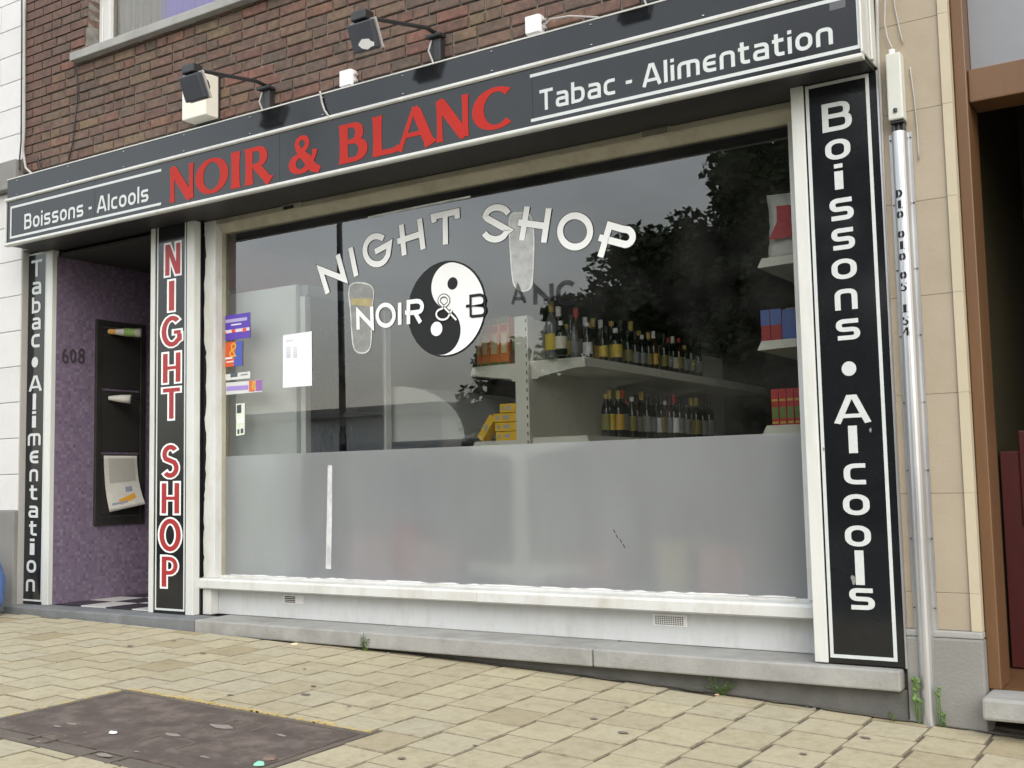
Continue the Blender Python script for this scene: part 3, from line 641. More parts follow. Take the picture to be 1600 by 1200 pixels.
# ================================================================== FASCIA SIGN
SX0, SX1, SY, SZ0, SZ1, SZ2 = -7.138, -1.172, -.44, 2.815, 3.138, 3.288
sg = empty('fascia_sign', ((SX0+SX1)/2, -.34, SZ0), 'long black fascia sign lettered NOIR & BLANC in red above the shop front', 'sign')
BX('panel', 'black_sign', sg, SX0+.004, SX1-.004, SY, SY+.03, SZ0+.02, SZ1-.004, bevel=0)
BX('upper_band', 'black_sign', sg, SX0+.004, SX1-.004, SY-.001, SY+.03, SZ1+.012, SZ2-.004, bevel=0)
BX('top_cover', 'alu', sg, SX0, SX1, SY-.006, FY+.02, SZ2-.003, SZ2+.005, bevel=.002)
BX('soffit', 'black_metal', sg, SX0+.003, SX1-.003, SY+.004, .02, SZ0+.004, SZ0+.022, bevel=0)
for z0_, z1_, d in ((SZ1-.010, SZ1+.014, .016), (SZ0-.004, SZ0+.020, .014)):
    pf = [(SY+.02, z0_), (SY-d*.5, z0_), (SY-d, z0_+(z1_-z0_)*.3), (SY-d, z0_+(z1_-z0_)*.7), (SY-d*.5, z1_), (SY+.02, z1_)]
    MB().prism(pf, 'x', SX0-.004, SX1+.004).build('trim_rail', 'alu', sg)
BX('end_trim', 'alu', sg, SX0-.008, SX0+.003, SY-.012, FY+.02, SZ0+.022, SZ1-.012, bevel=.003)
BX('end_plate', 'alu', sg, SX1-.003, SX1+.006, SY-.012, FY-.005, SZ0+.022, SZ2+.006, bevel=.003)
BX('end_rib', 'alu', sg, SX1+.006, SX1+.016, SY+.105, SY+.135, SZ0+.024, SZ2, bevel=.004)
plain('label_grey', (.10, .105, .11), .4)
MB().add([tuple(g(x, y, SY-.0012)) for x, y in ((1296, 17), (1321, 11), (1321, -2), (1296, 4))], [(0, 1, 2, 3)]).build('maker_plate', 'label_grey', sg)
def text_line(txt, font, pxl, pxr, zpx, Y, parent, material, gap=.13, space=.34):
    x0, x1 = g(*pxl, Y).x, g(*pxr, Y).x; z1, z0 = g(*zpx[0], Y).z, g(*zpx[1], Y).z
    tot = sum(space if c == ' ' else font[c][0]+gap for c in txt)-gap; s = (x1-x0)/tot; u = 0
    for c in txt:
        if c == ' ': u += space; continue
        W, stx = font[c]; mb = MB()
        glyph(mb, stx, fnXZ(x0+u*s, x0+(u+W)*s, z0, z1, W, 1, Y)); mb.build('letter', material, parent); u += W+gap
SL = SY-.0018
text_line('Boissons - Alcools', TECH, (38, 345), (232, 300), ((46, 333), (46, 357)), SL, sg, 'vinyl_silver')
text_line('Tabac - Alimentation', TECH, (843, 155), (1301, 50), ((856, 138), (856, 171)), SL, sg, 'vinyl_silver')
z1_, z0_ = g(553, 191, SL).z, g(553, 252.5, SL).z
for ch, l, r in (('N',265,303),('O',306,356),('I',360,376),('R',382,426),('&',451,502),('B',529,577),('L',581,625),('A',620,679),('N',681,733),('C',739,804)):
    W, stx = SER[ch]; mb = MB()
    cyp = 285-(l-265)*.243; glyph(mb, stx, fnXZ(g(l, cyp, SL).x, g(r, cyp, SL).x, z0_, z1_, W, 1, SL)); mb.build('letter', 'vinyl_red', sg)
lw = .016
for pts in ([(252, 267), (17, 323.5), (17, 371), (252, 318.5)], [(828, 122), (1340, -13), (1343, 71), (831, 189.5)]):
    X = [g(x, y, SL) for x, y in pts]; mb = MB()
    zt, zb = (X[0].z+X[1].z)/2, (X[2].z+X[3].z)/2; xa, xb = X[0].x, (X[1].x+X[2].x)/2
    for q in ribbon([(xa, zt), (xb, zt), (xb, zb), (xa, zb)], lw): mb.add([(c.x, SL, c.y) for c in q], [(3, 2, 1, 0)])
    mb.build('border_line', 'vinyl_silver', sg)

for px, py in ((437, 250), (832, 150), (148, 318)):
    xj_ = g(px, py, SY).x; BX('sheet_joint', 'slot', sg, xj_-.0012, xj_+.0012, SY-.0006, SY+.01, SZ0+.022, SZ1-.012, bevel=0)
for i in range(11):
    xk = SX0+.12+i*(SX1-SX0-.24)/10
    for zk in (SZ1+.03, SZ2-.02): MB().lathe([(.001, 0), (.006, 0), (.006, .003), (.001, .004)], (xk, SY-.003, zk-.002), 8).build('screw', 'galv', sg)

# ================================================================== PILLAR SIGNS
def pillar(name, label, Y, xl, xr, yback, z0, z1, trims, border, bz, panel=None):
    p = empty(name, ((xl+xr)/2, Y, z0), label, 'sign')
    a_, b_ = panel or (xl, xr)
    BX('panel', 'black_sign', p, a_, b_, Y+.003, yback, z0+.002, z1, bevel=0)
    for t0, t1 in trims: BX('corner_trim', 'alu', p, t0, t1, Y-.006, Y+.05, z0+.001, z1+.0005, bevel=.004)
    mb = MB(); e = Y+.0015
    for q in ribbon([(border[0], bz[0]), (border[1], bz[0]), (border[1], bz[1]), (border[0], bz[1])], border[2], True): mb.add([(c.x, e, c.y) for c in q], [(3, 2, 1, 0)])
    mb.build('border_line', 'vinyl_silver', p); return p
X6 = lambda px, Y: g(px, 600, Y).x
YL = -.16; YR = -.25
pL = pillar('pillar_sign', 'narrow black upright sign reading Tabac Alimentation beside the white house', YL, X6(32, YL), X6(80, YL), -.10, ZT, SZ0+.003,
            [(X6(71, YL), X6(80.5, YL))], (X6(40, YL), X6(69, YL), .012), (g(50, 938, YL).z, g(60, 396, YL).z))
pM = pillar('pillar_sign', 'black upright sign with white-edged red letters NIGHT SHOP beside the passage', YL, X6(235.5, YL), X6(303, YL), -.08, ZT, SZ0+.003,
            [(X6(235, YL), X6(241.5, YL)), (X6(292, YL), X6(303.5, YL))], (X6(245, YL), X6(288.5, YL), .013), (g(262, 952.5, YL).z, g(265, 348, YL).z))
pR = pillar('pillar_sign', 'wide black upright sign reading Boissons Alcools beside the cable guard', YR, X6(1255, YR), X6(1393.5, YR), -.2, ZT+.004, SZ0+.003,
            [(X6(1255, YR), X6(1275.5, YR))], (X6(1281, YR), X6(1378, YR), .015), (g(1352, 1028, YR).z, g(1305, 128, YR).z))
BX('edge_strip', 'galv', pR, X6(1393.5, YR)-.001, X6(1393.5, YR)+.006, YR-.003, -.2, ZT+.003, SZ0+.003, bevel=0)
YLt, YRt = YL+.001, YR+.001
for ch, b in zip('Tabac', ((49,66,406,432),(50,64.5,440,460),(50,63.5,464,489),(50,63.5,496,515),(49,62.5,522,543))): boxletter(TECH, ch, b, YLt, pL, 'vinyl_silver')
for ch, b in zip('Alimentation', ((45.5,65,587,611),(51,56.5,615,640),(50,56.5,642,668),(43.5,63.5,677,696),(46.5,60.5,704,724),(46,59.5,733,752),(46,58.5,757,781),(44.5,59.5,790,809),(45.5,57.5,813,837),(46.5,54,841,867),(41.5,56.5,875,895),(40.5,54.5,905,924))): boxletter(TECH, ch, b, YLt, pL, 'vinyl_silver')
def dotletter(px, py, rx, Y, parent):
    c_ = g(px, py, Y); rr = (g(px+rx, py, Y)-g(px-rx, py, Y)).length/2; disc(MB(), c_.x, c_.z, rr, Y, 24).build('letter', 'vinyl_silver', parent)
dotletter(54.5, 566, 5, YLt, pL)
for ch, b in zip('Boissons', ((1284,1331,159,204),(1289,1329,217,249),(1303.5,1317.5,255,296),(1296,1334,309,344),(1299,1336,356,390),(1299,1339,404,436),(1304,1340,451,484),(1306,1344,498,531))): boxletter(TECH, ch, b, YRt, pR, 'vinyl_silver')
for ch, b in zip('Alcools', ((1304,1359,617,661),(1325.5,1340,665,708),(1318,1354,724,757),(1317,1359,772,805),(1320,1361,821,854),(1336,1350.5,860,914),(1327,1367,919,953))): boxletter(TECH, ch, b, YRt, pR, 'vinyl_silver')
dotletter(1326.5, 576, 11.5, YRt, pR)
for ch, b in (('N',(256,284,378,432)),('I',(259,277,436,488)),('G',(250,286.5,491,544)),('H',(251.5,285,549,600)),('T',(251.5,284,604,657)),('S',(251,281,693,748)),('H',(249.5,283,752,805)),('O',(246.5,285,808,864)),('P',(249.5,281,867,920))):
    o = boxletter(BOLD, ch, b, YLt+.0003, pM, 'vinyl_white', dw=.055, ext=.025)
    o2 = boxletter(BOLD, ch, b, YLt-.0015, pM, 'vinyl_red2', dw=-.04, ext=-.035)
# scuffs where paint is off the right pillar
for px, py, s in ((1333, 905, .012), (1287, 702, .005), (1360, 672, .006)):
    P = g(px, py, YR); mb = MB(); n = 9
    mb.add([(P.x+s*random.uniform(.5, 1)*cos(2*pi*i/n), YR+.0005, P.z+s*2.2*random.uniform(.5, 1)*sin(2*pi*i/n)) for i in range(n)], [tuple(range(n))]); mb.build('scuff', 'cement', pR)

# ================================================================== SHOP WINDOW
GX0, GX1, GZ0, GZ1 = X6(343, 0), X6(1252, 0), .537, 2.745
WX0 = X6(303.5, YL)
sw = empty('shop_window', ((GX0+GX1)/2, 0, ZT), 'large shop window in a white frame with frosted lower half', 'window')
MB().add([(GX0-.02, 0, GZ0-.01), (GX1+.02, 0, GZ0-.01), (GX1+.02, 0, GZ1+.01), (GX0-.02, 0, GZ1+.01)], [(0, 1, 2, 3)]).build('pane', 'glass', sw)
FZ = 1.292
MB().add([(GX0-.01, -.0022, GZ0-.005), (GX1+.01, -.0022, GZ0-.005), (GX1+.01, -.0022, FZ), (GX0-.01, -.0022, FZ)], [(0, 1, 2, 3)]).build('frosted_film', 'film', sw)
ZS0, ZS1 = .460, .525
BX('lower_panel', 'white_panel', sw, WX0+.004, -1.53, -.02, .03, ZT+.001, ZS0+.01, bevel=.003)
pf = [(.02, ZS0), (-.108, ZS0), (-.118, ZS0+.008), (-.118, ZS1-.012), (-.108, ZS1), (-.06, ZS1+.004), (.02, ZS1+.006)]
for a_, b_ in ((WX0-.004, g(745, 925, -.118).x-.001), (g(745, 925, -.118).x+.001, -1.535)): MB().prism(pf, 'x', a_, b_).build('window_sill', 'white_paint', sw)
BX('glazing_bead', 'white_paint', sw, GX0-.02, GX1+.02, -.045, -.004, ZS1+.003, GZ0+.004, bevel=.003)
xpf = X6(336, -.09)
BX('frame_post', 'white_paint', sw, WX0+.006, xpf, -.09, .03, ZS1+.002, SZ0+.003, bevel=.004)
BX('frame_post', 'white_paint', sw, WX0+.004, WX0+.075, -.088, -.021, ZT+.001, ZS0-.001, bevel=.004)
BX('frame_post', 'shaded_head_paint', sw, xpf+.001, GX0+.003, -.035, .03, ZS1+.006, GZ1+.003, bevel=.003)
BX('frame_post', 'white_paint', sw, GX1-.003, GX1+.034, -.03, .03, ZS1+.006, GZ1+.003, bevel=.003)
BX('frame_post', 'white_paint', sw, GX1+.035, -1.5, -.06, .03, ZS1+.006, SZ0+.002, bevel=.004)
BX('frame_head', 'shaded_head_paint', sw, xpf+.001, GX1+.034, -.085, .03, 2.785, SZ0+.003, bevel=.003)
MB().prism([(-.07, 2.784), (-.03, GZ1-.006), (.03, GZ1-.006), (.03, 2.784)], 'x', xpf+.001, GX1+.034).build('head_bead', 'shaded_head_paint', sw)
# loose flakes and old black paint at the left edge of the frame
rag = MB(); z = .535; wq = .012
while z < 2.80:
    dz = random.uniform(.012, .07); w2_ = min(.03, max(.004, wq+random.uniform(-.011, .011)))
    rag.add([(WX0+.0055, -.0908, z), (WX0+.0055+wq, -.0908, z), (WX0+.0055+w2_, -.0908, z+dz), (WX0+.0055, -.0908, z+dz)], [(0, 1, 2, 3)]); wq = w2_; z += dz
rag.build('ragged_paint_edge', 'vinyl_black', sw)
# torn strips and silicone along the bottom of the film
MT['tape'] = decalmat('worn_tape', (.74, .75, .76), .72)
def strip(pts, wd, Y, material, nm):
    mb = MB(); pxstroke(mb, pts, wd, Y); return mb.build(nm, material, sw)
strip([(515.5, 727), (515, 790), (513, 889)], [.035, .04, .043], -.0042, 'tape', 'tape_strip')
strip([(344.5, 733), (343, 820), (341.5, 893)], [.026, .028, .028], -.004, 'white_plastic', 'tape_strip')
sil = MB(); xa = GX0
pts = []
while xa < GX1-.02:
    pts.append((xa, GZ0+.004+random.uniform(0, .009))); xa += random.uniform(.015, .06)
for (x0_, h0), (x1_, h1) in zip(pts[:-1], pts[1:]): sil.add([(x0_, -.003, GZ0), (x1_, -.003, GZ0), (x1_, -.003, h1), (x0_, -.003, h0)], [(0, 1, 2, 3)])
sil.build('silicone_bead', 'white_plastic', sw)
sc = MB()
for px, py in ((960, 830), (964, 838), (970, 845), (975, 853)): pxstroke(sc, [(px-1.5, py-2.5), (px+1.5, py+3)], .004, -.0035)
sc.build('scratch', 'vinyl_grey', sw)
# ventilation grilles
def grille(x0, x1, z0, z1, Y, nx, nz, m1):
    gq = BX('grille', m1, sw, x0, x1, Y-.004, Y, z0, z1, bevel=.001); mb = MB()
    for i in range(nx):
        for j in range(nz):
            xa = x0+(x1-x0)*(.08+.84*i/nx); za = z0+(z1-z0)*(.1+.8*j/nz)
            mb.add([(xa, Y-.0045, za), (xa+.84*(x1-x0)/nx*.62, Y-.0045, za), (xa+.84*(x1-x0)/nx*.62, Y-.0045, za+.8*(z1-z0)/nz*.62), (xa, Y-.0045, za+.8*(z1-z0)/nz*.62)], [(0, 1, 2, 3)])
    mb.build('grille_holes', 'slot', gq, kind='stuff')
a_, b_ = g(1020, 959, -.02), g(1074, 978, -.02); grille(a_.x, b_.x, g(1045, 978, -.02).z, g(1045, 960, -.02).z, -.02, 13, 5, 'white_plastic')
a_, b_ = g(443, 930, -.02), g(475, 943, -.02); grille(a_.x, b_.x, g(459, 943, -.02).z, g(459, 929.5, -.02).z, -.02, 1, 4, 'white_plastic')
a_, b_ = g(1000, 205, -.085), g(1048, 205, -.085); grille(a_.x, b_.x, g(1024, 212, -.085).z, g(1024, 196, -.085).z, -.085, 12, 4, 'shaded_head_paint')
a_, b_ = g(441, 322, -.085), g(472, 322, -.085); grille(a_.x, b_.x, g(456, 327, -.085).z, g(456, 316, -.085).z, -.085, 1, 1, 'shaded_head_paint')

# window lettering
def wl(strokes, wid, material='vinyl_white', edge=.006, Y=-.0045, edge_mat='vinyl_black'):
    mb = MB()
    if edge:
        eb_ = MB()
        for k, s in enumerate(strokes): pxstroke(eb_, s[0], wid+edge, Y+.0012, len(s) > 1, k*.0002)
    for k, s in enumerate(strokes): pxstroke(mb, s[0], wid, Y, len(s) > 1, k*.0003)
    o = mb.build('letter', material, sw)
    if edge: eb_.build('letter_edge', edge_mat, o)
ar = lambda cx, cy, rx, ry, a0, a1, n=18: [(x, 2*cy-y) for x, y in arc(cx, cy, rx, ry, a0, a1, n)]
LW = .036
wl([([(512, 458.5), (500.5, 421), (538, 436), (527.5, 398)],)], LW)
wl([([(547.5, 387), (556.5, 431.5)],)], LW)
wl([(ar(588.5, 391, 18.5, 22, 55, 315)+[(606, 399), (608.5, 381), (586, 393.5)],)], LW)
wl([([(627, 351), (631.5, 399)],), ([(655.5, 342), (661, 389.5)],), ([(621, 377.5), (658, 365.5)],)], LW)
wl([([(678.5, 347.5), (677, 338.5), (714, 330.5), (714.5, 341.5)],), ([(695.5, 337), (696, 382)],)], LW)
wl([(ar(777, 341, 19, 17, 25, 170)+[(760.5, 341), (794.5, 360)]+ar(773.5, 357, 18.5, 17, -20, -155),)], LW)
wl([([(823.5, 322.5), (815, 375.5)],), ([(857.5, 325.5), (849.5, 379)],), ([(810, 347.5), (853, 353.5)],)], LW)
wl([(ar(898.5, 361.5, 23.5, 24.5, 0, 360, 30)[:-1], 1)], LW)
wl([([(938, 401.5), (952.5, 352)]+[(973, 358)]+ar(976.5, 370, 12, 12, 65, -90, 10)+[(950, 375)],), ([(936, 371), (947, 374.5)],)], LW)
NW = .026
wl([([(559.5, 515), (559, 486), (581.5, 510), (580.5, 479)],)], NW, edge=.004)
wl([(ar(602.5, 492.5, 13.2, 16.3, 0, 360, 26)[:-1], 1)], NW, edge=.004)
wl([([(624.5, 473), (624.5, 507.5)],)], NW, edge=.004)
wl([([(638, 506.5), (638, 472), (651, 470.5)]+ar(653, 479, 6.5, 8.5, 70, -80, 8)+[(640, 489)],), ([(648, 488), (657, 504)],), ([(633, 488.5), (638, 488)],)], NW, edge=.004, Y=-.0085)
wl([([(735.5, 495), (735, 462.5), (750, 460.5)]+ar(751, 469, 6, 8, 70, -80, 8)+[(737, 478)]+[(751, 477)]+ar(752, 485, 6, 8, 70, -80, 8)+[(736, 494.5)],), ([(728, 478.5), (737, 477.5)],)], .016, 'vinyl_black', edge=0, Y=-.0085)
AMP = [(713, 500), (701, 487.5), (686.5, 473)]+ar(693.5, 469.5, 7.5, 8, 200, -40, 12)+[(690, 482.5)]+ar(691.5, 491, 10, 8.5, 120, 335, 12)+[(706, 484)]
wl([(AMP,)], .011, 'vinyl_white', edge=.010, Y=-.0095)
MT['faded'] = decalmat('faded_black_letters', (.02, .02, .022), .55)
wl([([(800, 476), (809, 447), (820, 473)],), ([(804, 467), (816, 466)],)], .018, 'faded', edge=0)
wl([([(836, 476), (836, 449), (862, 474), (861, 443)],)], .026, 'faded', edge=0)
wl([(ar(886, 457.5, 14.5, 16.5, 50, 320),)], .026, 'faded', edge=0)
# yin-yang disc 
cL, cR = g(637.5, 480, 0).x, g(760, 480, 0).x; yc = ((cL+cR)/2, (g(699, 406, 0).z+g(699, 559, 0).z)/2); yr = (cR-cL)/2
yy = disc(MB(), yc[0], yc[1], yr, -.0032, 64).build('yin_yang_disc', 'vinyl_black', sw)
def rot(u, v, a=R(-14)): return (yc[0]+u*cos(a)-v*sin(a), yc[1]+u*sin(a)+v*cos(a))
rw = yr*.965
pts = [(rw*cos(R(90-180*i/40)), rw*sin(R(90-180*i/40))) for i in range(41)]
pts += [(rw/2*cos(R(-90+180*i/20)), -rw/2+rw/2*sin(R(-90+180*i/20))) for i in range(1, 21)]
pts += [(rw/2*cos(R(270-180*i/20)), rw/2+rw/2*sin(R(270-180*i/20))) for i in range(1, 20)]
mb = MB(); mb.add([(rot(*p)[0], -.0042, rot(*p)[1]) for p in pts], [tuple(range(len(pts)))])
bmx = mb.build('white_half', 'vinyl_white', yy)
for (px, py), mname, s in (((708, 443), 'vinyl_black', .13), ((683, 514), 'vinyl_white', .15)):
    P = g(px, py, 0); disc(MB(), P.x, P.z, yr*s, -.0058, 20).build('dot', mname, yy)
# beer-glass transfers
MT['decal'] = decalmat('glass_transfer', (.66, .68, .68), .6); MT['decal2'] = decalmat('beer_transfer', (.46, .47, .46), .5); MT['decal_line'] = decalmat('transfer_line', (.8, .82, .82), .7); MT['froth'] = decalmat('beer_froth', (.55, .47, .25), .7)
def chaikin(q, n=2):
    for _ in range(n): q = [pt for i in range(len(q)) for pt in ((.75*q[i][0]+.25*q[(i+1) % len(q)][0], .75*q[i][1]+.25*q[(i+1) % len(q)][1]), (.25*q[i][0]+.75*q[(i+1) % len(q)][0], .25*q[i][1]+.75*q[(i+1) % len(q)][1]))]
    return q
def decal(px, body, line, nm):
    px = chaikin(px)
    P = [g(x, y, 0) for x, y in px]; mb = MB(); mb.add([(p.x, -.0026, p.z) for p in P], [tuple(range(len(P)))])
    o = mb.build(nm, body, sw); mb = MB()
    for q in ribbon([(p.x, p.z) for p in P], .008, True): mb.add([(c.x, -.0031, c.y) for c in q], [(3, 2, 1, 0)])
    mb.build('outline', line, o); return o
dl = decal([(547, 443), (566, 441), (583, 447), (585, 462), (581, 480), (581, 535), (577, 549), (565, 553), (553, 547), (550, 520), (548, 480), (545, 462)], 'decal2', 'decal_line', 'beer_glass_transfer')
mb = MB(); sheet(mb, [(549, 466), (582, 466), (580, 479), (549, 476)], -.0029); mb.build('froth', 'froth', dl)
decal([(795, 334), (815, 332), (836, 338), (833, 440), (829, 452), (818, 456), (806, 450), (801, 438), (797, 380)], 'decal', 'decal_line', 'beer_glass_transfer')
strip([(575, 340), (640, 326), (735, 307)], [.012, .012, .012], -.003, MT['decal_line'], 'pale_streak')  # thin pale line drawn across the top of the pane

# ---- notices stuck on the pane
def notice(label, px, c, nm='sticker', Y=-.0035):
    P = [g(x, y, Y) for x, y in px]; n = plain(nm+str(round(c[0], 2))+str(round(c[2], 2)), c, .45)
    mb = MB(); mb.hexa([p for p in P], [p+Vector((0, .0012, 0)) for p in P]); return mb.build(nm, n, None, label=label, cat='notice' if nm == 'paper_notice' else 'sticker')
def prints(o, rects, Y=-.0045):
    for i, (px, c) in enumerate(rects):
        mb = MB(); mb.add([tuple(g(x, y, Y-.0003*i)) for x, y in px], [tuple(range(len(px)))]); mb.build('print', plain('ink%.2f%.2f%.2f' % c, c), o)
def bar(x0, x1, y0, y1, sl=-.14): d = (x1-x0)*sl; return [(x0, y1), (x1, y1+d), (x1, y0+d), (x0, y0)]
WHT = (.75, .75, .78)
o = notice('purple sticker with white print on the pane above the orange one', [(348, 533), (391, 527), (390.5, 488), (347, 494)], (.10, .05, .42))
prints(o, [(bar(352, 386, 500, 505), (.42, .38, .62)), (bar(361, 377, 507, 509), WHT), (bar(347.5, 390, 517, 522), (.70, .62, .66)), (bar(362, 368, 515, 520), (.65, .09, .06)), (bar(379, 385, 513, 519), (.65, .09, .06)), (bar(349, 353, 519, 523), (.65, .09, .06))])
o = notice('orange and blue sticker with a yellow ampersand on the pane', [(350, 574), (378.5, 571), (379, 532), (350, 535.5)], (.62, .10, .03))
prints(o, [([(365, 572.4), (378.5, 571), (379, 532), (369, 533.2)], (.06, .10, .42)), (bar(351, 363, 559, 562), WHT), (bar(354, 365, 565, 567), WHT)])
mb = MB(); pxstroke(mb, [(369, 557), (362, 546)]+ar(365, 541, 3.5, 4, 220, -50, 10)+[(361, 549)]+ar(363, 553, 4, 4, 130, 350, 8), .007, -.0062); mb.build('print', plain('ink_yellow', (.75, .55, .05)), o)
o = notice('pale strip of card logos on the pane', [(349, 595), (391, 591), (391, 580), (349, 585.5)], (.62, .64, .62))
prints(o, [(bar(360, 371, 584, 590), (.08, .11, .14)), (bar(376, 387, 585, 587), (.25, .25, .27))])
o = notice('white and lilac strip sticker with a small ampersand on the pane', [(353, 617), (410, 612), (410, 593.5), (353, 598)], (.60, .62, .62))
prints(o, [(bar(354, 388, 604, 611, -.07), (.33, .24, .60)), (bar(389, 398, 595, 612, -.07), (.6, .14, .05)), (bar(399, 409.5, 594, 611, -.07), (.28, .12, .40))])
mb = MB(); pxstroke(mb, [(400, 608), (395, 601)]+ar(397, 599, 2, 2.4, 220, -50, 6)+[(394, 604), (396, 608), (400, 604)], .006, -.0062); mb.build('print', 'ink_yellow', o)
o = notice('small upright sticker showing a pale bottle', [(369, 681), (382, 679), (382.5, 630), (369, 631)], (.66, .72, .62))
prints(o, [(bar(370, 377, 633, 646), (.05, .06, .07)), (bar(371, 381, 655, 662), (.78, .8, .76)), (bar(371, 374, 671, 678), (.05, .08, .09)), (bar(376, 380, 670, 677), (.05, .08, .09))])
o = notice('white sheet of paper taped to the pane', [(442, 606), (487.5, 602.5), (487, 517.5), (442, 524)], (.78, .80, .84), 'paper_notice')
prints(o, [(bar(447, 457, 532, 534), (.58, .60, .68))]+[(bar(x, x+w_, 543+3.4*i, 544.8+3.4*i), (.60, .62, .70)) for i in range(5) for x, w_ in ((447, 7), (458, 6))])

# ================================================================== INSIDE THE SHOP
def shelfbox(mb, x0, x1, y0, y1, z0, z1, lip=.012):   # shelf board with a slanted price-rail front
    return mb.box(x0, x1, y0, y1, z0, z1)
GY0 = .18
xu0, xu1 = g(808, 600, GY0).x, g(829, 600, GY0).x; xsr = g(909, 560, GY0).x; xsl = g(735, 575, GY0).x
zt1 = g(870, 560, GY0).z; zt2 = g(870, 682, GY0).z
gd = empty('shelving_gondola', ((xu0+xu1)/2, 1.4, ZT), 'cream metal shelving unit standing end-on behind the shop window', 'shelf')
zup = g(818, 494, GY0).z
BX('upright', 'shelf', gd, xu0, xu1, GY0-.02, GY0+.05, ZT, zup, bevel=.004)
sl_ = MB(); z = 1.2
while z < zup-.03:
    sl_.box(xu1-.014, xu1-.008, GY0-.0215, GY0-.0195, z, z+.02); z += .048
sl_.build('upright_slots', 'slot', gd, kind='stuff')
BX('back_panel', 'shelf', gd, xu0+.015, xu1-.012, GY0+.052, 3.0, ZT+.05, zup-.012, bevel=.002)
BX('base_plinth', 'shelf', gd, xsl+.03, xsr-.03, GY0+.03, 3.0, ZT, ZT+.12, bevel=.004)
def gshelf(x0, x1, z, nm='shelf_board'):
    s = 1 if x1 > x0 else -1
    for k in range(3):
        ya, yb = GY0+.02+k*.93, GY0+.02+k*.93+.922
        mb = MB(); a_, b_ = (x0, x1) if s > 0 else (x1, x0)
        poly = [(x0, z), (x1, z), (x1+s*.014, z-.05), (x1-s*.008, z-.056), (x0, z-.05)]
        mb.prism(poly, 'y', ya, yb); o = mb.build(nm, 'shelf', gd)
        bk = MB().prism([(x0+s*.002, z-.0), (x1-s*.004, z-.001), (x1+s*.008, z-.048), (x0+s*.06, z-.088), (x0+s*.05, z-.10), (x0+s*.002, z-.10)], 'y', ya-.006, ya-.0005).build('bracket', 'shelf', o)
gshelf(xu1-.01, xsr, zt1); gshelf(xu1-.01, xsr+.01, zt2); gshelf(xu0+.012, xsl, zt1-.005); gshelf(xu0+.012, xsl+.005, zt2-.008)
gshelf(xu1-.01, xsr+.02, ZT+.35); gshelf(xu0+.012, xsl, ZT+.35)

# bottles
def bottle_prof(kind, s):
    if kind == 'wine': p = [(.0, 0), (.036, 0), (.038, .006), (.038, .185), (.034, .205), (.020, .232), (.0145, .25), (.014, .30), (.016, .302), (.016, .31), (.0, .312)]
    elif kind == 'round': p = [(0, 0), (.042, 0), (.044, .008), (.044, .15), (.038, .175), (.02, .20), (.015, .215), (.015, .245), (0, .247)]
    else: p = [(0, 0), (.035, 0), (.036, .006), (.036, .17), (.03, .20), (.017, .24), (.014, .26), (.014, .285), (0, .287)]
    return [(max(r, .0005)*s, z*s) for r, z in p]
plain('glass_dark', (.012, .016, .012), .12); plain('glass_brown', (.035, .016, .008), .12); plain('glass_clear', (.14, .15, .15), .1)
CAPC = {'gold': (.45, .34, .08), 'white': (.7, .7, .7), 'black': (.02, .02, .02), 'red': (.4, .03, .03)}
LABC = {'cream': (.66, .62, .50), 'yellow': (.62, .47, .06), 'white': (.70, .70, .72), 'amber': (.55, .33, .05), 'grey': (.20, .21, .21), 'olive': (.20, .18, .05)}  # grey and olive darkened, imitating daylight fading deeper into the shop
for k_, c_ in CAPC.items(): plain('cap_'+k_, c_)
for k_, c_ in LABC.items(): plain('lab_'+k_, c_)
def bottle(x, y, z, kind, glassm, lab, cap, s=1.0, where='upper', lz=(.045, .135)):
    r = {'wine': .038, 'round': .044, 'slim': .036}[kind]*s; H = {'wine': .312, 'round': .247, 'slim': .287}[kind]*s
    o = MB().lathe(bottle_prof(kind, s), (x, y, z), 12).build('bottle', glassm, None, smooth=True,
        label='%s %s bottle with %s label and %s cap on the %s shelf' % ({'glass_dark': 'dark green', 'glass_brown': 'brown', 'glass_clear': 'pale'}[glassm], {'wine': 'tall wine', 'round': 'squat round', 'slim': 'slim'}[kind], lab, cap, where), cat='bottle', group='bottles on the %s shelf' % where, origin=(x, y, z))
    n = 12; vs = []
    for zz_ in (lz[0]*s, lz[1]*s): vs += [(x+(r+.0008)*cos(R(-150+190*i/n)), y+(r+.0008)*sin(R(-150+190*i/n)), z+zz_) for i in range(n+1)]
    MB().add(vs, [(i, i+1, n+2+i, n+1+i) for i in range(n)]).build('label', 'lab_'+lab, o, smooth=True)
    cr = {'wine': .0165, 'round': .018, 'slim': .0165}[kind]*s
    MB().lathe([(.001, H-.055*s if kind == 'wine' else H-.03*s), (cr, H-.054*s if kind == 'wine' else H-.03*s), (cr, H+.002), (.001, H+.003)], (x, y, z), 10).build('cap', 'cap_'+cap, o)
XE = xsr-.055
UPB = [(877,'round','glass_dark','cream','white',.72),(898,'slim','glass_clear','grey','black',.66),(918,'slim','glass_dark','white','white',.72),(942,'slim','glass_dark','yellow','black',.68),(962,'round','glass_dark','yellow','white',.82),(981,'slim','glass_dark','olive','black',.74),(992,'wine','glass_dark','grey','black',.7),(1003,'slim','glass_dark','grey','white',.7),(1013,'wine','glass_dark','olive','gold',.72),(1021,'wine','glass_brown','amber','white',.76),(1037,'wine','glass_dark','olive','black',.76),(1044,'slim','glass_dark','grey','red',.76),(1051,'wine','glass_dark','cream','white',.76),(1060,'slim','glass_brown','olive','red',.8),(1069,'round','glass_dark','grey','gold',.8),(1079,'wine','glass_dark','olive','black',.8),(1090,'slim','glass_dark','grey','black',.8)]
rb = random.Random(21)
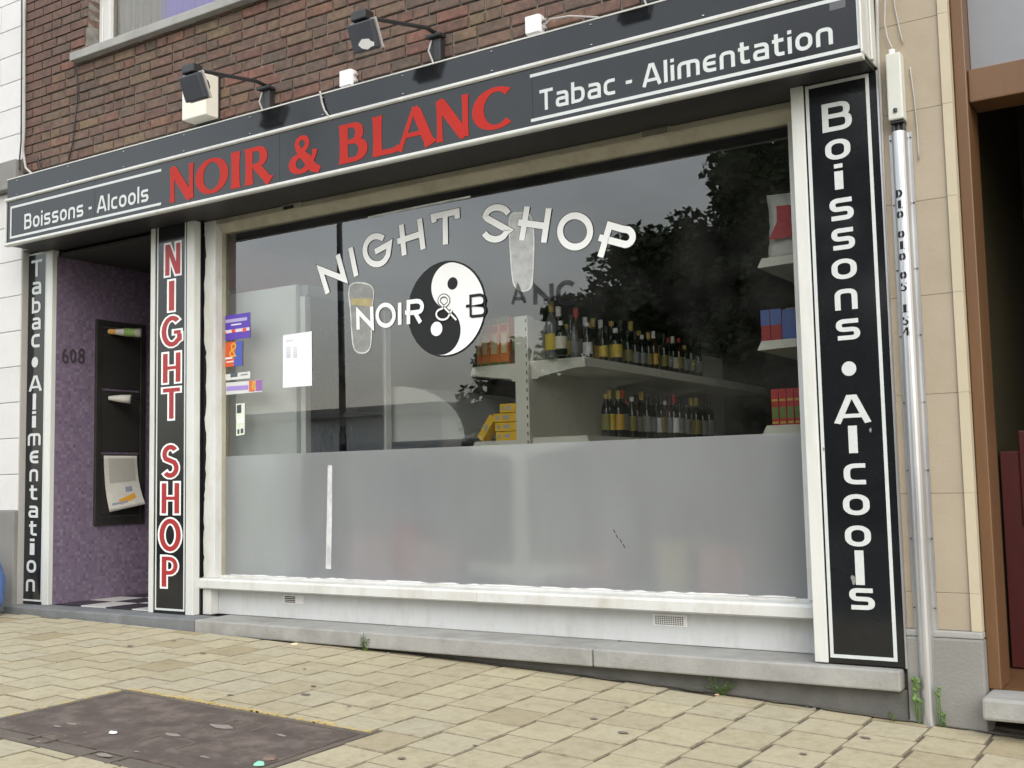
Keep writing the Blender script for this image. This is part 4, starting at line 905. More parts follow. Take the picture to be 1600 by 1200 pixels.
for px, kd, gm, lb, cp, s in UPB:
    xq = XE-rb.uniform(0, .035); P = gX(px, 535, xq); bottle(xq, P.y, zt1+.001, kd, gm, lb, cp, s*1.02, 'upper')
for i, (px, kd, gm, lb, cp) in enumerate([(862,'wine','glass_clear','yellow','gold'),(873,'wine','glass_brown','cream','white'),(884,'round','glass_clear','yellow','gold'),(892,'slim','glass_dark','grey','black'),(900,'wine','glass_brown','grey','red'),(914,'wine','glass_clear','cream','white'),(920,'slim','glass_dark','olive','gold'),(926,'wine','glass_dark','amber','gold'),(938,'wine','glass_clear','cream','white'),(947,'slim','glass_brown','amber','black'),(955,'slim','glass_dark','olive','gold'),(970,'wine','glass_dark','grey','black'),(985,'wine','glass_dark','olive','gold'),(997,'slim','glass_brown','cream','gold')]):
    xb_ = XE-.13-rb.uniform(0, .06); P = gX(px, 500, xb_); bottle(xb_, P.y, zt1+.001, kd, gm, lb, cp, rb.uniform(.86, 1.0), 'upper back')
XE2 = xsr-.05
for px, kd, gm, lb, cp, s in [(948,'slim','glass_dark','olive','gold',.86),(953,'wine','glass_dark','yellow','gold',.86),(960,'slim','glass_brown','olive','black',.8),(967,'wine','glass_dark','amber','gold',.86),(973,'wine','glass_dark','grey','red',.9),(979,'slim','glass_dark','white','red',.78),(988,'slim','glass_dark','olive','white',.84),(996,'wine','glass_brown','grey','black',.86),(1003,'wine','glass_dark','olive','gold',.92),(1011,'slim','glass_dark','grey','black',.88),(1018,'wine','glass_dark','grey','black',.86),(1026,'slim','glass_dark','white','black',.86),(1033,'wine','glass_dark','olive','black',.9),(1039,'slim','glass_dark','olive','white',.86),(1046,'wine','glass_brown','grey','black',.9),(1053,'wine','glass_dark','white','red',.9),(1062,'slim','glass_dark','grey','black',.9),(1072,'wine','glass_dark','grey','black',.9),(1080,'wine','glass_brown','olive','gold',.92),(1088,'wine','glass_dark','olive','gold',.92),(1098,'slim','glass_dark','grey','black',.9),(1108,'wine','glass_dark','grey','black',.95)]:
    xb_ = XE2-rb.uniform(0, .06); P = gX(px, 655, xb_); bottle(xb_, P.y, zt2+.001, kd, gm, lb, cp, s, 'lower', (.05, .155))
# boxes on the left shelves
def carton(x0, x1, y0, y1, z0, z1, mname, label, group, prints_=(), rz=0, nm='carton', cat='box', gapless=0):
    c_ = Vector(((x0+x1)/2, (y0+y1)/2, z0)); o = BX(nm, mname, None, x0, x1, y0, y1, z0, z1, bevel=.003, label=label, cat=cat, group=group)
    for (u0, u1, v0, v1, pm) in prints_:
        MB().add([(x0+(x1-x0)*u0, y0-.0008, z0+(z1-z0)*v0), (x0+(x1-x0)*u1, y0-.0008, z0+(z1-z0)*v0), (x0+(x1-x0)*u1, y0-.0008, z0+(z1-z0)*v1), (x0+(x1-x0)*u0, y0-.0008, z0+(z1-z0)*v1)], [(0, 1, 2, 3)]).build('print', pm, o)
    if rz: o.rotation_euler.z = rz
    return o
plain('orange_carton', (.80, .27, .08)); plain('cream_print', (.82, .70, .45)); plain('green_print', (.12, .22, .08)); plain('red_print', (.55, .06, .04)); plain('dark_carton', (.14, .08, .05)); plain('yellow_pack', (.88, .55, .03)); plain('pack_grey', (.45, .44, .42))
yb = GY0+.05; zsL = zt1-.004
edges = [744, 751, 764, 780, 795]
for i in range(4):
    x0_, x1_ = g(edges[i], 540, yb).x+.002, g(edges[i+1], 540, yb).x-.002; h = g(770, 498, yb).z-zsL
    pr_ = [(.05, .95, .86, 1, 'green_print'), (.1, .9, .70, .84, 'red_print'), (.2, .8, .25, .66, 'cream_print'), (.05, .95, 0, .07, 'green_print')]
    carton(x0_, x1_, yb, yb+.12, zsL, zsL+h*(1 if i != 3 else 1.02), 'orange_carton', 'orange and cream carton standing on the shelf behind the pane', 'orange cartons on the shelf', pr_)
carton(g(797, 540, yb).x, xu0-.004, yb+.01, yb+.2, zsL, zsL+.17, 'dark_carton', 'dark brown carton beside the shelf upright', None, [(.1, .9, .5, .9, 'green_print')])
zy = zt2-.007
ph = (g(795, 640, yb).z-g(795, 683, yb).z)/2.95
for i, (l, r) in enumerate(((774, 811), (773, 811), (771, 811), (781, 811))):
    carton(g(l, 660, yb).x, g(r, 660, yb).x-.012, yb, yb+.09, zy+i*ph, zy+(i+1)*ph-.003, 'yellow_pack', 'yellow packet lying in the stack beside the shelf upright', 'stacked yellow packets', [(.4, .66, .3, .75, 'pack_grey'), (.1, .24, .25, .7, 'pack_grey')], nm='packet', cat='packet')
pk = MB(); P = g(745, 681, yb); a_ = Vector((cos(R(54)), 0, sin(R(54)))); b_ = Vector((-a_.z, 0, a_.x)); o0 = Vector((P.x+.035, yb, zy+.002))
q = [o0, o0+a_*.155, o0+a_*.155+b_*.044, o0+b_*.044]; pk.hexa([v for v in q], [v+Vector((0, .09, 0)) for v in q])
o = pk.build('packet', 'yellow_pack', None, bevel=.003, label='yellow packet leaning against the packet stack', cat='packet')
q2 = [o0+a_*.06+b_*.012, o0+a_*.095+b_*.012, o0+a_*.095+b_*.032, o0+a_*.06+b_*.032]; MB().add([tuple(v-Vector((0, .001, 0))) for v in q2], [(0, 1, 2, 3)]).build('print', 'pack_grey', o)

# right-hand wall shelf
RY = .16
rs = empty('wall_shelf', (-1.75, .45, ZT), 'cream wall shelving partly hidden behind the right pillar', 'shelf')
for (px, py) in ((1190, 404), (1190, 533), (1198, 665)):
    x0_ = g(px, py, RY).x; zt = g(px, py, RY).z
    MB().prism([(x0_, zt), (-1.53, zt), (-1.53, zt-.035), (x0_-.02, zt-.045), (x0_-.022, zt-.04)], 'y', RY, RY+.7).build('shelf_board', 'shelf', rs)
BX('back_panel', 'shelf', rs, -1.545, -1.525, RY, RY+1.6, ZT, 2.6)
za = g(1190, 404, RY).z
plain('bag_white', (.62, .62, .58), .5); plain('bag_red', (.45, .03, .04), .5)
# plastic bag pack
bg_ = MB(); x0_, x1_ = g(1197, 360, RY+.03).x, -1.56; zT = g(1210, 303, RY+.03).z; nx_, nz_ = 9, 12; rng = random.Random(5); vs = []
for j in range(nz_+1):
    for i in range(nx_+1):
        u, v = i/nx_, j/nz_; bul = .03*sin(pi*u)*sin(pi*v)+rng.uniform(-.006, .006)
        vs.append((x0_+(x1_-x0_)*u+.01*sin(v*3)+rng.uniform(-.003, .003), RY+.05-bul, za+.002+(zT-za)*v*(1-.02*u)))
fs = [(j*(nx_+1)+i, j*(nx_+1)+i+1, (j+1)*(nx_+1)+i+1, (j+1)*(nx_+1)+i) for j in range(nz_) for i in range(nx_)]
m0 = len(vs); vs += [(x, RY+.2, z) for x, y, z in vs]; fs += [tuple(m0+k for k in reversed(f)) for f in fs]
rim = [i for i in range(nx_+1)]+[j*(nx_+1)+nx_ for j in range(1, nz_+1)]+[nz_*(nx_+1)+i for i in range(nx_-1, -1, -1)]+[j*(nx_+1) for j in range(nz_-1, 0, -1)]
fs += [(rim[(k+1) % len(rim)], rim[k], m0+rim[k], m0+rim[(k+1) % len(rim)]) for k in range(len(rim))]
bo = bg_.add(vs, fs).build('plastic_pack', 'bag_white', None, smooth=True, label='white plastic pack with red flash on the top wall shelf', cat='pack')
q = [(1213, 322), (1250, 318), (1250, 368), (1201, 375), (1214, 346)]
MB().add([tuple(g(x, y, RY+.012)) for x, y in reversed(q)], [tuple(range(5))]).build('print', 'bag_red', bo)
zb_ = g(1190, 533, RY).z; plain('pack_blue', (.10, .16, .42)); plain('pack_red', (.38, .04, .04)); plain('pack_cream', (.55, .48, .28)); plain('pack_green', (.16, .24, .06)); plain('pack_bright_red', (.50, .035, .035)); plain('pack_yellow', (.6, .42, .08))
for i, (l, r) in enumerate(((1189, 1203), (1204, 1221))):
    h = g(1200, 484, RY+.03).z-zb_
    carton(g(l, 510, RY+.03).x, g(r, 510, RY+.03).x, RY+.03, RY+.1, zb_+.001, zb_+h, 'pack_red', 'blue and red pack on the middle wall shelf', 'blue and red packs', [(0, 1, .5, 1, 'pack_blue')], nm='pack', cat='pack')
carton(g(1222, 500, RY+.05).x, -1.57, RY+.04, RY+.3, zb_+.001, zb_+.15, 'pack_blue', 'dim blue pack behind the blue and red packs', None, nm='pack', cat='pack')
carton(g(1228, 500, RY+.33).x, -1.57, RY+.33, RY+.45, zb_+.001, zb_+.2, 'pack_cream', 'cream carton at the back of the middle wall shelf', None)
zc_ = g(1198, 665, RY).z
for i in range(4):
    l = 1205+i*12; h = g(1225, 607, RY+.03).z-zc_
    carton(g(l, 640, RY+.03).x+.001, g(l+12, 640, RY+.03).x-.001, RY+.03, RY+.12, zc_+.001, zc_+h, 'pack_bright_red', 'red carton with green panel on the bottom wall shelf', 'red cartons on the bottom wall shelf', [(.08, .92, .18, .5, 'pack_green'), (.1, .9, .66, .72, 'pack_yellow'), (.1, .9, .04, .1, 'pack_yellow')])

# drinks cooler: white side to the window, glass door facing the shop
FYc = .16
fx0, fx1 = -5.55, g(463, 600, FYc).x; fzt = g(430, 449, FYc).z; fyb = 1.05
fg = empty('drinks_cooler', ((fx0+fx1)/2, .7, ZT), 'white drinks cooler with glass door standing behind the shop window', 'cooler')
BX('side_panel', 'fridge', fg, fx0, fx1, FYc, FYc+.04, ZT, fzt, bevel=.006)
BX('back_panel', 'fridge', fg, fx0, fx0+.04, FYc+.042, fyb, ZT, fzt)
BX('far_side', 'fridge', fg, fx0, fx1, fyb+.002, fyb+.04, ZT, fzt)
BX('top_panel', 'fridge_grey', fg, fx0+.042, fx1+.06, FYc+.042, fyb, fzt-.07, fzt-.002)
BX('base', 'fridge_grey', fg, fx0+.042, fx1+.05, FYc+.042, fyb, ZT+.001, ZT+.25)
for y0_, y1_ in ((FYc+.03, FYc+.08), (fyb-.06, fyb)): BX('door_rail', 'fridge', fg, fx1+.005, fx1+.05, y0_, y1_, ZT+.255, fzt-.075)
MB().add([(fx1+.03, FYc+.08, ZT+.25), (fx1+.03, fyb-.06, ZT+.25), (fx1+.03, fyb-.06, fzt-.08), (fx1+.03, FYc+.08, fzt-.08)], [(0, 1, 2, 3)]).build('door_glass', 'glass_cooler', fg)
plain('drink_amber', (.42, .22, .04), .25); plain('drink_blue', (.03, .07, .20), .2); plain('drink_green', (.04, .12, .05), .2); plain('drink_pale', (.45, .46, .44), .3)
lv = [ZT+.27+.34*i for i in range(6)]
for i, z in enumerate(lv):
    if z > fzt-.3: break
    BX('wire_shelf', 'fridge_grey', fg, fx0+.05, fx1-.005, FYc+.05, fyb-.01, z-.012, z, bevel=0)
    for j in range(7):
        mm = ['drink_blue', 'drink_green', 'drink_amber', 'drink_amber', 'drink_pale'][(i*2+j//3) % 5]
        yq = FYc+.10+j*.08
        o = MB().lathe([(.001, 0), (.031, 0), (.033, .006), (.033, .15), (.02, .19), (.013, .21), (.013, .24), (.001, .242)], (fx1-.06, yq, z+.001), 10).build('drink_bottle', mm, None, smooth=True, label='%s drink bottle on the %s shelf of the cooler behind glass' % ({'drink_blue': 'dark blue', 'drink_green': 'green', 'drink_amber': 'amber', 'drink_pale': 'pale'}[mm], ['lowest', 'second', 'third', 'fourth', 'fifth', 'top'][i]), cat='bottle', group='drinks in the cooler')
# low open chiller with curved hood beyond the cooler
ch0 = gX(474, 690, fx1+.12)
chl = empty('open_chiller', (fx1+.35, 1.3, ZT), 'low open chiller with curved grey hood beside the drinks cooler', 'chiller')
yc0 = 1.12
pf = [(fx1-.1, ZT), (fx1+.75, ZT), (fx1+.75, ZT+.55), (fx1+.70, ZT+.62), (fx1+.02, ZT+.62), (fx1+.02, ZT+1.05), (fx1-.1, ZT+1.05)]
MB().prism(pf, 'y', yc0, yc0+1.2).build('cabinet', 'fridge_grey', chl, bevel=.006)
hood = [(fx1-.1, ZT+1.052)]+[(fx1+.02+.62*sin(R(90*i/10)), ZT+1.052+.42*cos(R(90*i/10))) for i in range(11)]+[(fx1-.1, ZT+1.52)]
hood = [(fx1-.1, ZT+1.09), (fx1+.60, ZT+1.09)]+[(fx1+.62*cos(R(90*i/10)), ZT+1.10+.38*sin(R(90*i/10))) for i in range(11)]+[(fx1-.1, ZT+1.48)]
MB().prism(hood, 'y', yc0, yc0+1.2).build('hood', 'fridge', chl)
for j in range(8):
    MB().lathe([(.001, 0), (.04, 0), (.042, .01), (.042, .2), (.02, .26), (.014, .30), (.001, .302)], (fx1+.13+.085*(j % 4)*1.6, yc0+.12+.14*(j//4), ZT+.621), 10).build('drink_bottle', ['drink_blue', 'drink_green'][j // 4], None, smooth=True,
        label=['dark blue', 'green'][j//4]+' soft drink bottle in the open chiller', cat='bottle', group='drinks in the open chiller')
# red banner high on the wall behind the cooler
bn = MB(); n = 14; vs = []
plain('banner_red', (.70, .06, .05), .6)
for i in range(n+1): vs += [(-5.57, .08+.085*i, 2.40+.015*sin(i)), (-5.565+.012*sin(i*1.3), .08+.085*i, 2.77-.02*(i % 3))]
bn.add(vs, [(2*i, 2*i+1, 2*i+3, 2*i+2) for i in range(n)]).build('banner', 'banner_red', None, smooth=True, label='red banner hung high on the shop wall above the cooler', cat='banner')
# goods stacked low behind the frosted film
for i, (px, w_, h, c) in enumerate(((600, .3, .26, (.50, .30, .32)), (655, .16, .34, (.45, .06, .07)), (700, .28, .22, (.55, .35, .36)), (900, .12, .14, (.5, .45, .2)), (940, .3, .16, (.42, .2, .2)), (1075, .22, .24, (.55, .45, .2)), (1130, .3, .22, (.45, .15, .14)), (480, .28, .3, (.35, .36, .5)))):
    P = g(px, 850, .28); plain('crate%d' % i, c)
    o = MB().box(P.x-w_/2, P.x+w_/2, .20, .42, ZT+.001, ZT+.24+h).build('goods_box', 'crate%d' % i, None, bevel=.006,
        label='%s box of goods blurred behind the frosted film' % ['large pinkish', 'tall red', 'wide pink', 'small yellow', 'low rosy', 'mustard', 'brick red', 'grey blue'][i], cat='box')
    MB().box(P.x-w_/2-.002, P.x+w_/2+.002, .27, .33, ZT+.24+h-.04, ZT+.2405+h).build('lid_tape', 'pack_cream', o)

# ================================================================== PASSAGE: mailboxes
mbx = empty('mailbox_bank', (XP, .4, 1.0), 'black bank of three mailboxes set into the purple mosaic wall', 'mailbox')
ym0, ym1 = gX(147, 660, XP).y, gX(219, 660, XP).y+.03
zm1, zm0 = gX(150, 499, XP).z, gX(150, 821, XP).z
BX('frame', 'mailbox', mbx, XP-.004, XP+.022, ym0, ym0+.045, zm0, zm1, bevel=.004); BX('frame', 'mailbox', mbx, XP-.004, XP+.022, ym1-.045, ym1, zm0, zm1, bevel=.004)
BX('frame', 'mailbox', mbx, XP-.004, XP+.021, ym0+.046, ym1-.046, zm1-.04, zm1, bevel=.004); BX('frame', 'mailbox', mbx, XP-.004, XP+.021, ym0+.046, ym1-.046, zm0, zm0+.06, bevel=.004)
hh = (zm1-.04-zm0-.06)/3
plain('mail_door', (.03, .028, .027), .35)
for i in range(3):
    z0_ = zm0+.06+hh*i
    BX('mailbox_door', 'mail_door', mbx, XP-.002, XP+.012, ym0+.05, ym1-.05, z0_+.008, z0_+hh-.07, bevel=.004)
    BX('slot_flap', 'mailbox', mbx, XP+.002, XP+.018, ym0+.05, ym1-.05, z0_+hh-.062, z0_+hh-.012, bevel=.003)
    if i == 0: BX('name_plate', 'white_plastic', mbx, XP+.019, XP+.021, (ym0+ym1)/2-.03, (ym0+ym1)/2+.04, z0_+hh-.045, z0_+hh-.025, bevel=0)
# newspapers
plain('ink_orange', (.60, .30, .04)); plain('ink_green', (.22, .36, .10))
def roll(yc_, z, L_, label, mname, bands):
    c_ = Vector((XP+.02, yc_, z)); d = Vector((.8, .62, -.06)).normalized()
    mb = MB().tube([c_, c_+d*L_*.5, c_+d*L_], [.016, .028, .034], 10); o = mb.build('newspaper', mname, None, smooth=True, label=label, cat='newspaper')
    for a_, b_, m_ in bands: MB().tube([c_+d*L_*a_, c_+d*L_*b_], .0005+.016+.021*(a_+b_)/2, 10, caps=False).build('print', m_, o, smooth=True)
zr = [gX(195, 519, XP+.08).z, gX(187, 622, XP+.08).z]
roll(ym0+.10, zr[0]-.0, .24, 'rolled colourful magazine poking from the top mailbox', 'newsprint', [(.5, .98, 'ink_green'), (.03, .45, 'ink_orange')])
roll(ym0+.11, zr[1], .16, 'rolled white newspaper poking from the middle mailbox', 'newsprint', [])
np_ = MB(); vs = []; n = 14
za_, zb_2 = gX(180, 712, XP+.03).z, gX(170, 800, XP+.05).z
for i in range(n+1):
    t = i/n; x = XP+.026+.05*t**3; z = za_+(zb_2-za_)*t
    for yv in (ym0+.07, ym1-.08): vs.append((x+(.03*t*t if yv > ym0+.1 else 0), yv+.02*t, z+(.05*t if yv > ym0+.1 else 0)))
f1 = [(2*i, 2*i+1, 2*i+3, 2*i+2) for i in range(n)]; m0 = len(vs); vs += [(x-.004, y, z) for x, y, z in vs]
f1 += [tuple(m0+k for k in reversed(f)) for f in f1]+[(0, m0, m0+1, 1)]+[(2*n+1, m0+2*n+1, m0+2*n, 2*n)]
npo = np_.add(vs, f1).build('newspaper', 'newsprint', None, smooth=True, label='unfolded white newspaper hanging from the bottom mailbox', cat='newspaper')
pq = []
for (u, t) in ((.3, .82), (.8, .74), (.8, .84), (.35, .92)):
    x = XP+.0275+.05*t**3+.03*t*t*u; pq.append((x, ym0+.07+(ym1-ym0-.15)*u+.02*t, za_+(zb_2-za_)*t+.05*t*u))
MB().add(pq, [(0, 1, 2, 3)]).build('print', 'ink_orange', npo)
for (ua, ub, ta, tb, pm) in ((.55, .75, .60, .70, 'ink_bluegrey'), (.1, .55, .86, .9, 'ink_bluegrey'), (.12, .9, .05, .5, 'paper_shade')):  # last patch is painted shading over the sheet's upper half
    plain('ink_bluegrey', (.25, .28, .36)); plain('paper_shade', (.40, .39, .36)); pv = []
    for (u, t) in ((ua, ta), (ub, ta), (ub, tb), (ua, tb)): pv.append((XP+.0278+.05*t**3+.03*t*t*u, ym0+.07+(ym1-ym0-.15)*u+.02*t, za_+(zb_2-za_)*t+.05*t*u))
    MB().add(pv, [(0, 1, 2, 3)]).build('print', pm, npo)
# house number on mosaic
nm_ = empty('house_number', (XP, 0, 1.9), 'dark house number 608 fixed to the purple mosaic wall', 'house number')
for ch, l, r in (('6', 96, 107), ('0', 108, 119), ('8', 121, 132)):
    y0_, y1_ = gX(l, 555, XP).y, gX(r, 555, XP).y; z1_, z0_ = gX(l, 544, XP).z, gX(l, 567, XP).z; W, s_ = STEN[ch] if ch != '0' else (.6, [(arc(.3,.5,.2,.4,0,360,18)[:-1], .14, 1)])
    mb = MB(); glyph(mb, s_, lambda u, v, k: (XP+.006+k, y0_+(y1_-y0_)*u/W, z0_+(z1_-z0_)*v)); mb.build('numeral', plain('numeral', (.05, .04, .05), .5), nm_)

# ================================================================== LAMPS, BOXES AND CABLES ON THE FACADE
def floodlight(xb, zb, tip, zt_, label, patch=False, tx=0):
    lp = empty('floodlight', (xb, FY, zb-.1), label, 'floodlight', 'floodlights over the fascia')
    BX('bracket', 'black_metal', lp, xb-.035, xb+.035, FY-.05, FY-.002, zb-.13, zb+.0, bevel=.006)
    BX('clamp', 'black_metal', lp, xb-.05, xb+.05, FY-.075, FY-.01, zb+.002, zb+.02, bevel=.004)
    e = Vector((xb+tx, tip, zt_))
    MB().tube([(xb, FY-.03, zb+.03), (xb, FY-.12, zb+.035), e+Vector((0, .06, .02)), e], .012, 8).build('arm', 'black_metal', lp, smooth=True)
    yk = BX('yoke', 'black_metal', lp, e.x-.05, e.x+.05, e.y-.035, e.y+.035, e.z-.02, e.z+.03, bevel=.006)
    # housing: box leaning so that its front aims back at the sign
    def rotp(x, y, z, a=R(24)): return (e.x+x, e.y+y*cos(a)-z*sin(a), e.z-.02+y*sin(a)+z*cos(a))
    w2, h_, d_ = .08, .145, .04
    mb = MB(); mb.hexa([rotp(-w2, -d_, -h_), rotp(w2, -d_, -h_), rotp(w2, .0, -h_), rotp(-w2, .0, -h_)], [rotp(-w2, -d_, 0), rotp(w2, -d_, 0), rotp(w2, .0, 0), rotp(-w2, .0, 0)]); mb.build('housing', 'lamp_back', lp, bevel=.008)
    mb = MB(); mb.hexa([rotp(-w2-.006, .002, -h_-.006), rotp(w2+.006, .002, -h_-.006), rotp(w2+.006, .016, -h_-.006), rotp(-w2-.006, .016, -h_-.006)], [rotp(-w2-.006, .002, .006), rotp(w2+.006, .002, .006), rotp(w2+.006, .016, .006), rotp(-w2-.006, .016, .006)]); mb.build('bezel', 'cable_grey', lp, bevel=.004)
    mb = MB(); mb.hexa([rotp(-.06, .018, -h_+.02), rotp(.06, .018, -h_+.02), rotp(.04, .075, -h_+.05), rotp(-.04, .075, -h_+.05)], [rotp(-.06, .018, -.02), rotp(.06, .018, -.02), rotp(.04, .075, -.05), rotp(-.04, .075, -.05)]); mb.build('reflector', 'black_metal', lp, bevel=.01)
    if patch:
        n = 13; q = []
        for i in range(n): q.append(rotp(.015+.052*cos(2*pi*i/n)*random.uniform(.7, 1.1), -d_-.001, -.115+.034*sin(2*pi*i/n)*random.uniform(.6, 1.1)))
        MB().add(q, [tuple(range(n))]).build('torn_label', 'white_plastic', lp)
    MB().tube([(xb-.02, FY-.055, zb-.01), (xb-.03, FY-.07, zb-.07), (xb-.01, FY-.06, zb-.13), (xb, FY-.05, zb-.2)], .005, 6).build('lamp_cable', 'cable_grey', lp, smooth=True)
    return lp
P1, P2 = g(418, 150, FY-.03), g(683, 70, FY-.03)
t1, t2 = g(300, 112, -.78), g(566, 28, -.74)
floodlight(P1.x, P1.z+.03, -.78, t1.z+.005, 'black floodlight on an arm in front of the cream alarm box', tx=t1.x-P1.x)
floodlight(P2.x, P2.z+.03, -.74, t2.z, 'black floodlight on an arm with a torn white label on its back', True, tx=t2.x-P2.x)
floodlight(P2.x+1.28, P2.z+.03, -.74, t2.z+.02, 'black floodlight on an arm above the word Alimentation', tx=t2.x-P2.x)
# alarm box
al = empty('alarm_box', (g(343, 170, FY).x, FY, 3.4), 'cream alarm box fixed to the brick wall above the fascia', 'alarm box')
ax1 = g(343, 170, FY).x; ax0 = g(284, 180, -.335).x; az0 = g(322, 178, -.335).z; az1 = g(343, 121, FY).z
BX('housing', 'cream', al, ax0, ax1, -.335, FY-.002, az0, az1, bevel=.006)
BX('back_plate', 'black_metal', al, ax0-.006, ax1+.008, FY-.012, FY-.0005, az0-.012, az1+.008, bevel=0)
for px, py, nmz in ((540, 122, 'white junction box on the bricks between the floodlights'), (832, 38, 'white junction box on the bricks above the word Tabac')):
    P = g(px, py, FY-.05); jb = empty('junction_box', (P.x, FY, P.z-.05), nmz, 'junction box')
    BX('housing', 'white_plastic', jb, P.x-.045, P.x+.045, FY-.05, FY+.002, P.z-.05, P.z+.05, bevel=.01)
    BX('lid', 'white_plastic', jb, P.x-.041, P.x+.041, FY-.058, FY-.051, P.z-.046, P.z+.046, bevel=.006)
    for s_ in (-.02, .02): MB().tube([(P.x+.046, FY-.025, P.z+s_), (P.x+.064, FY-.025, P.z+s_)], .009, 8).build('gland', 'cable_grey', jb)
def cable(px, Y, r, material, label, nm='cable'):
    pts = [g(x, y, Y) for x, y in px]; n = []
    for i in range(len(pts)-1):
        for k in range(4): n.append(pts[i].lerp(pts[i+1], k/4))
    n.append(pts[-1]); return MB().tube(n, r, 6).build(nm, material, None, smooth=True, label=label, cat='cable')
cable([(34, -10), (34, 60), (33.5, 150), (33, 220), (30.5, 250), (31, 265)], FY-.035, .006, 'cable_black', 'black cable clipped down the joint of white wall and bricks')
cable([(38, -10), (38, 100), (38, 200), (36, 235), (40, 262), (50, 272)], FY-.03, .009, 'cable_grey', 'grey cable running down beside the black one and curling at its foot')
cable([(117, 106), (121, 125), (120, 165), (116, 200), (113, 226), (107, 250)], FY-.012, .005, 'cable_black', 'thin dark cable hanging from the corner of the stone sill')
cable([(61, 268), (58, 255), (59, 246), (62, 258), (64, 266)], FY-.02, .005, 'cable_black', 'small black loop of cable above the left end of the fascia')
cable([(500, 143), (503, 160), (507, 172), (515, 184)], SY-.012, .006, 'cable_grey', 'grey cable hanging over the fascia band left of the word BLANC')
cable([(505, 144), (527, 134), (560, 129), (580, 131)], FY-.03, .004, 'cable_black', 'black wire looping under the junction box between the lamps')
cable([(845, 44), (860, 30), (890, 25), (935, 27)], FY-.03, .005, 'cable_grey', 'pale wire trailing right from the junction box above Tabac')
cable([(819, 53), (835, 47), (850, 33)], FY-.03, .004, 'cable_black', 'dark wire leaving the junction box above Tabac')

# cable guard and box on the beige wall
YG = FY-.002
gc0, gc1 = g(1413, 215, YG), g(1455, 1128, YG-.03); xg0 = g(1392, 215, YG).x; xg1 = g(1424, 215, YG).x
xc = (xg0+xg1)/2-.002; zg1 = g(1405, 206, YG-.03).z; zg0 = gz(xc, FY)-.02
cgd = empty('cable_guard', (xc, YG, zg0), 'tall galvanised half-round cable guard stencilled with numbers on the beige wall', 'cable guard')
prof = [(xc-.047, YG), (xc-.047, YG-.004), (xc-.034, YG-.004)]+[(xc+.034*cos(R(180-180*i/12)), YG-.004-.052*sin(R(180-180*i/12))) for i in range(13)]+[(xc+.047, YG-.004), (xc+.047, YG)]
o = MB().prism(prof, 'z', zg0, zg1).build('channel', 'galv', cgd, smooth=False)
for i in range(9):
    for sx in (-1, 1):
        zc2 = zg0+.2+i*.28
        if zc2 < zg1: MB().lathe([(.001, 0), (.004, 0), (.004, .004), (.001, .005)], (xc+sx*.041, YG-.006, zc2), 8).build('rivet', 'black_metal', cgd)
def guardglyph(ch, py):
    P = g(1407+(py-302)*.037, py, YG-.055); W, s_ = STEN[ch]; hh_, ww = .034, .030
    def fn(u, v, k):
        x = (u/W-.5)*ww; a_ = math.asin(max(-1, min(1, (x-.006)/.034))); return (xc+.034*sin(a_), YG-.0055-.052*cos(a_)-k, P.z-hh_/2+hh_*v)
    mb = MB(); glyph(mb, s_, fn); mb.build('stencil_mark', 'vinyl_black', cgd)
for ch, py in zip('D100100515', (302, 319, 335, 366, 383, 401, 430, 448, 482, 501)): guardglyph(ch, py)
guardglyph('4', 518)
jx0, jx1 = g(1385, 130, YG-.06).x, g(1409, 130, YG-.06).x; jz1, jz0 = g(1397, 82, YG-.06).z, g(1397, 187, YG-.06).z
cb = empty('cable_box', ((jx0+jx1)/2, YG, jz0), 'grey-white cable box on the beige wall above the cable guard', 'cable box')
BX('housing', 'steel_box', cb, jx0, jx1, YG-.062, YG+.001, jz0, jz1, bevel=.006)
BX('base_plate', 'black_metal', cb, jx0+.004, jx1-.002, YG-.05, YG+.001, jz0-.012, jz0-.001, bevel=.002)
MB().tube([((jx0+jx1)/2-.01, YG-.03, jz1), ((jx0+jx1)/2-.01, YG-.03, jz1+.025)], .014, 10).build('gland', 'white_plastic', cb)
MB().lathe([(.001, 0), (.008, 0), (.008, .016), (.001, .016)], ((jx0+jx1)/2, YG-.064, jz0+.03), 10).build('lock', 'black_metal', cb)
for k in range(3):
    xk = xc-.02+.02*k; MB().tube([(xk, YG-.025, jz0-.01), (xk, YG-.025, zg1-.05)], .009, 8).build('feed_cable', 'cable_black', cb)
cable([(1394, 76), (1386, 58), (1382, 35), (1383, 0), (1384, -12)], YG-.02, .004, 'cable_grey', 'thin pale cable rising from the cable box gland')
cable([(1411, 68), (1404, 40), (1398, 10), (1396, -12)], YG-.008, .003, 'cable_grey', 'thin wire running up the beige wall right of the box')
cable([(1422, 105), (1428, 150), (1433, 200), (1436, 250)], YG-.006, .003, 'cable_grey', 'thin wire curving down the beige wall beside the box')
cable([(1370, -12), (1372, 90), (1376, 150), (1381, 300), (1390, 500)], YG-.006, .008, 'cable_grey', 'dirty grey cable running down the edge of the beige wall')

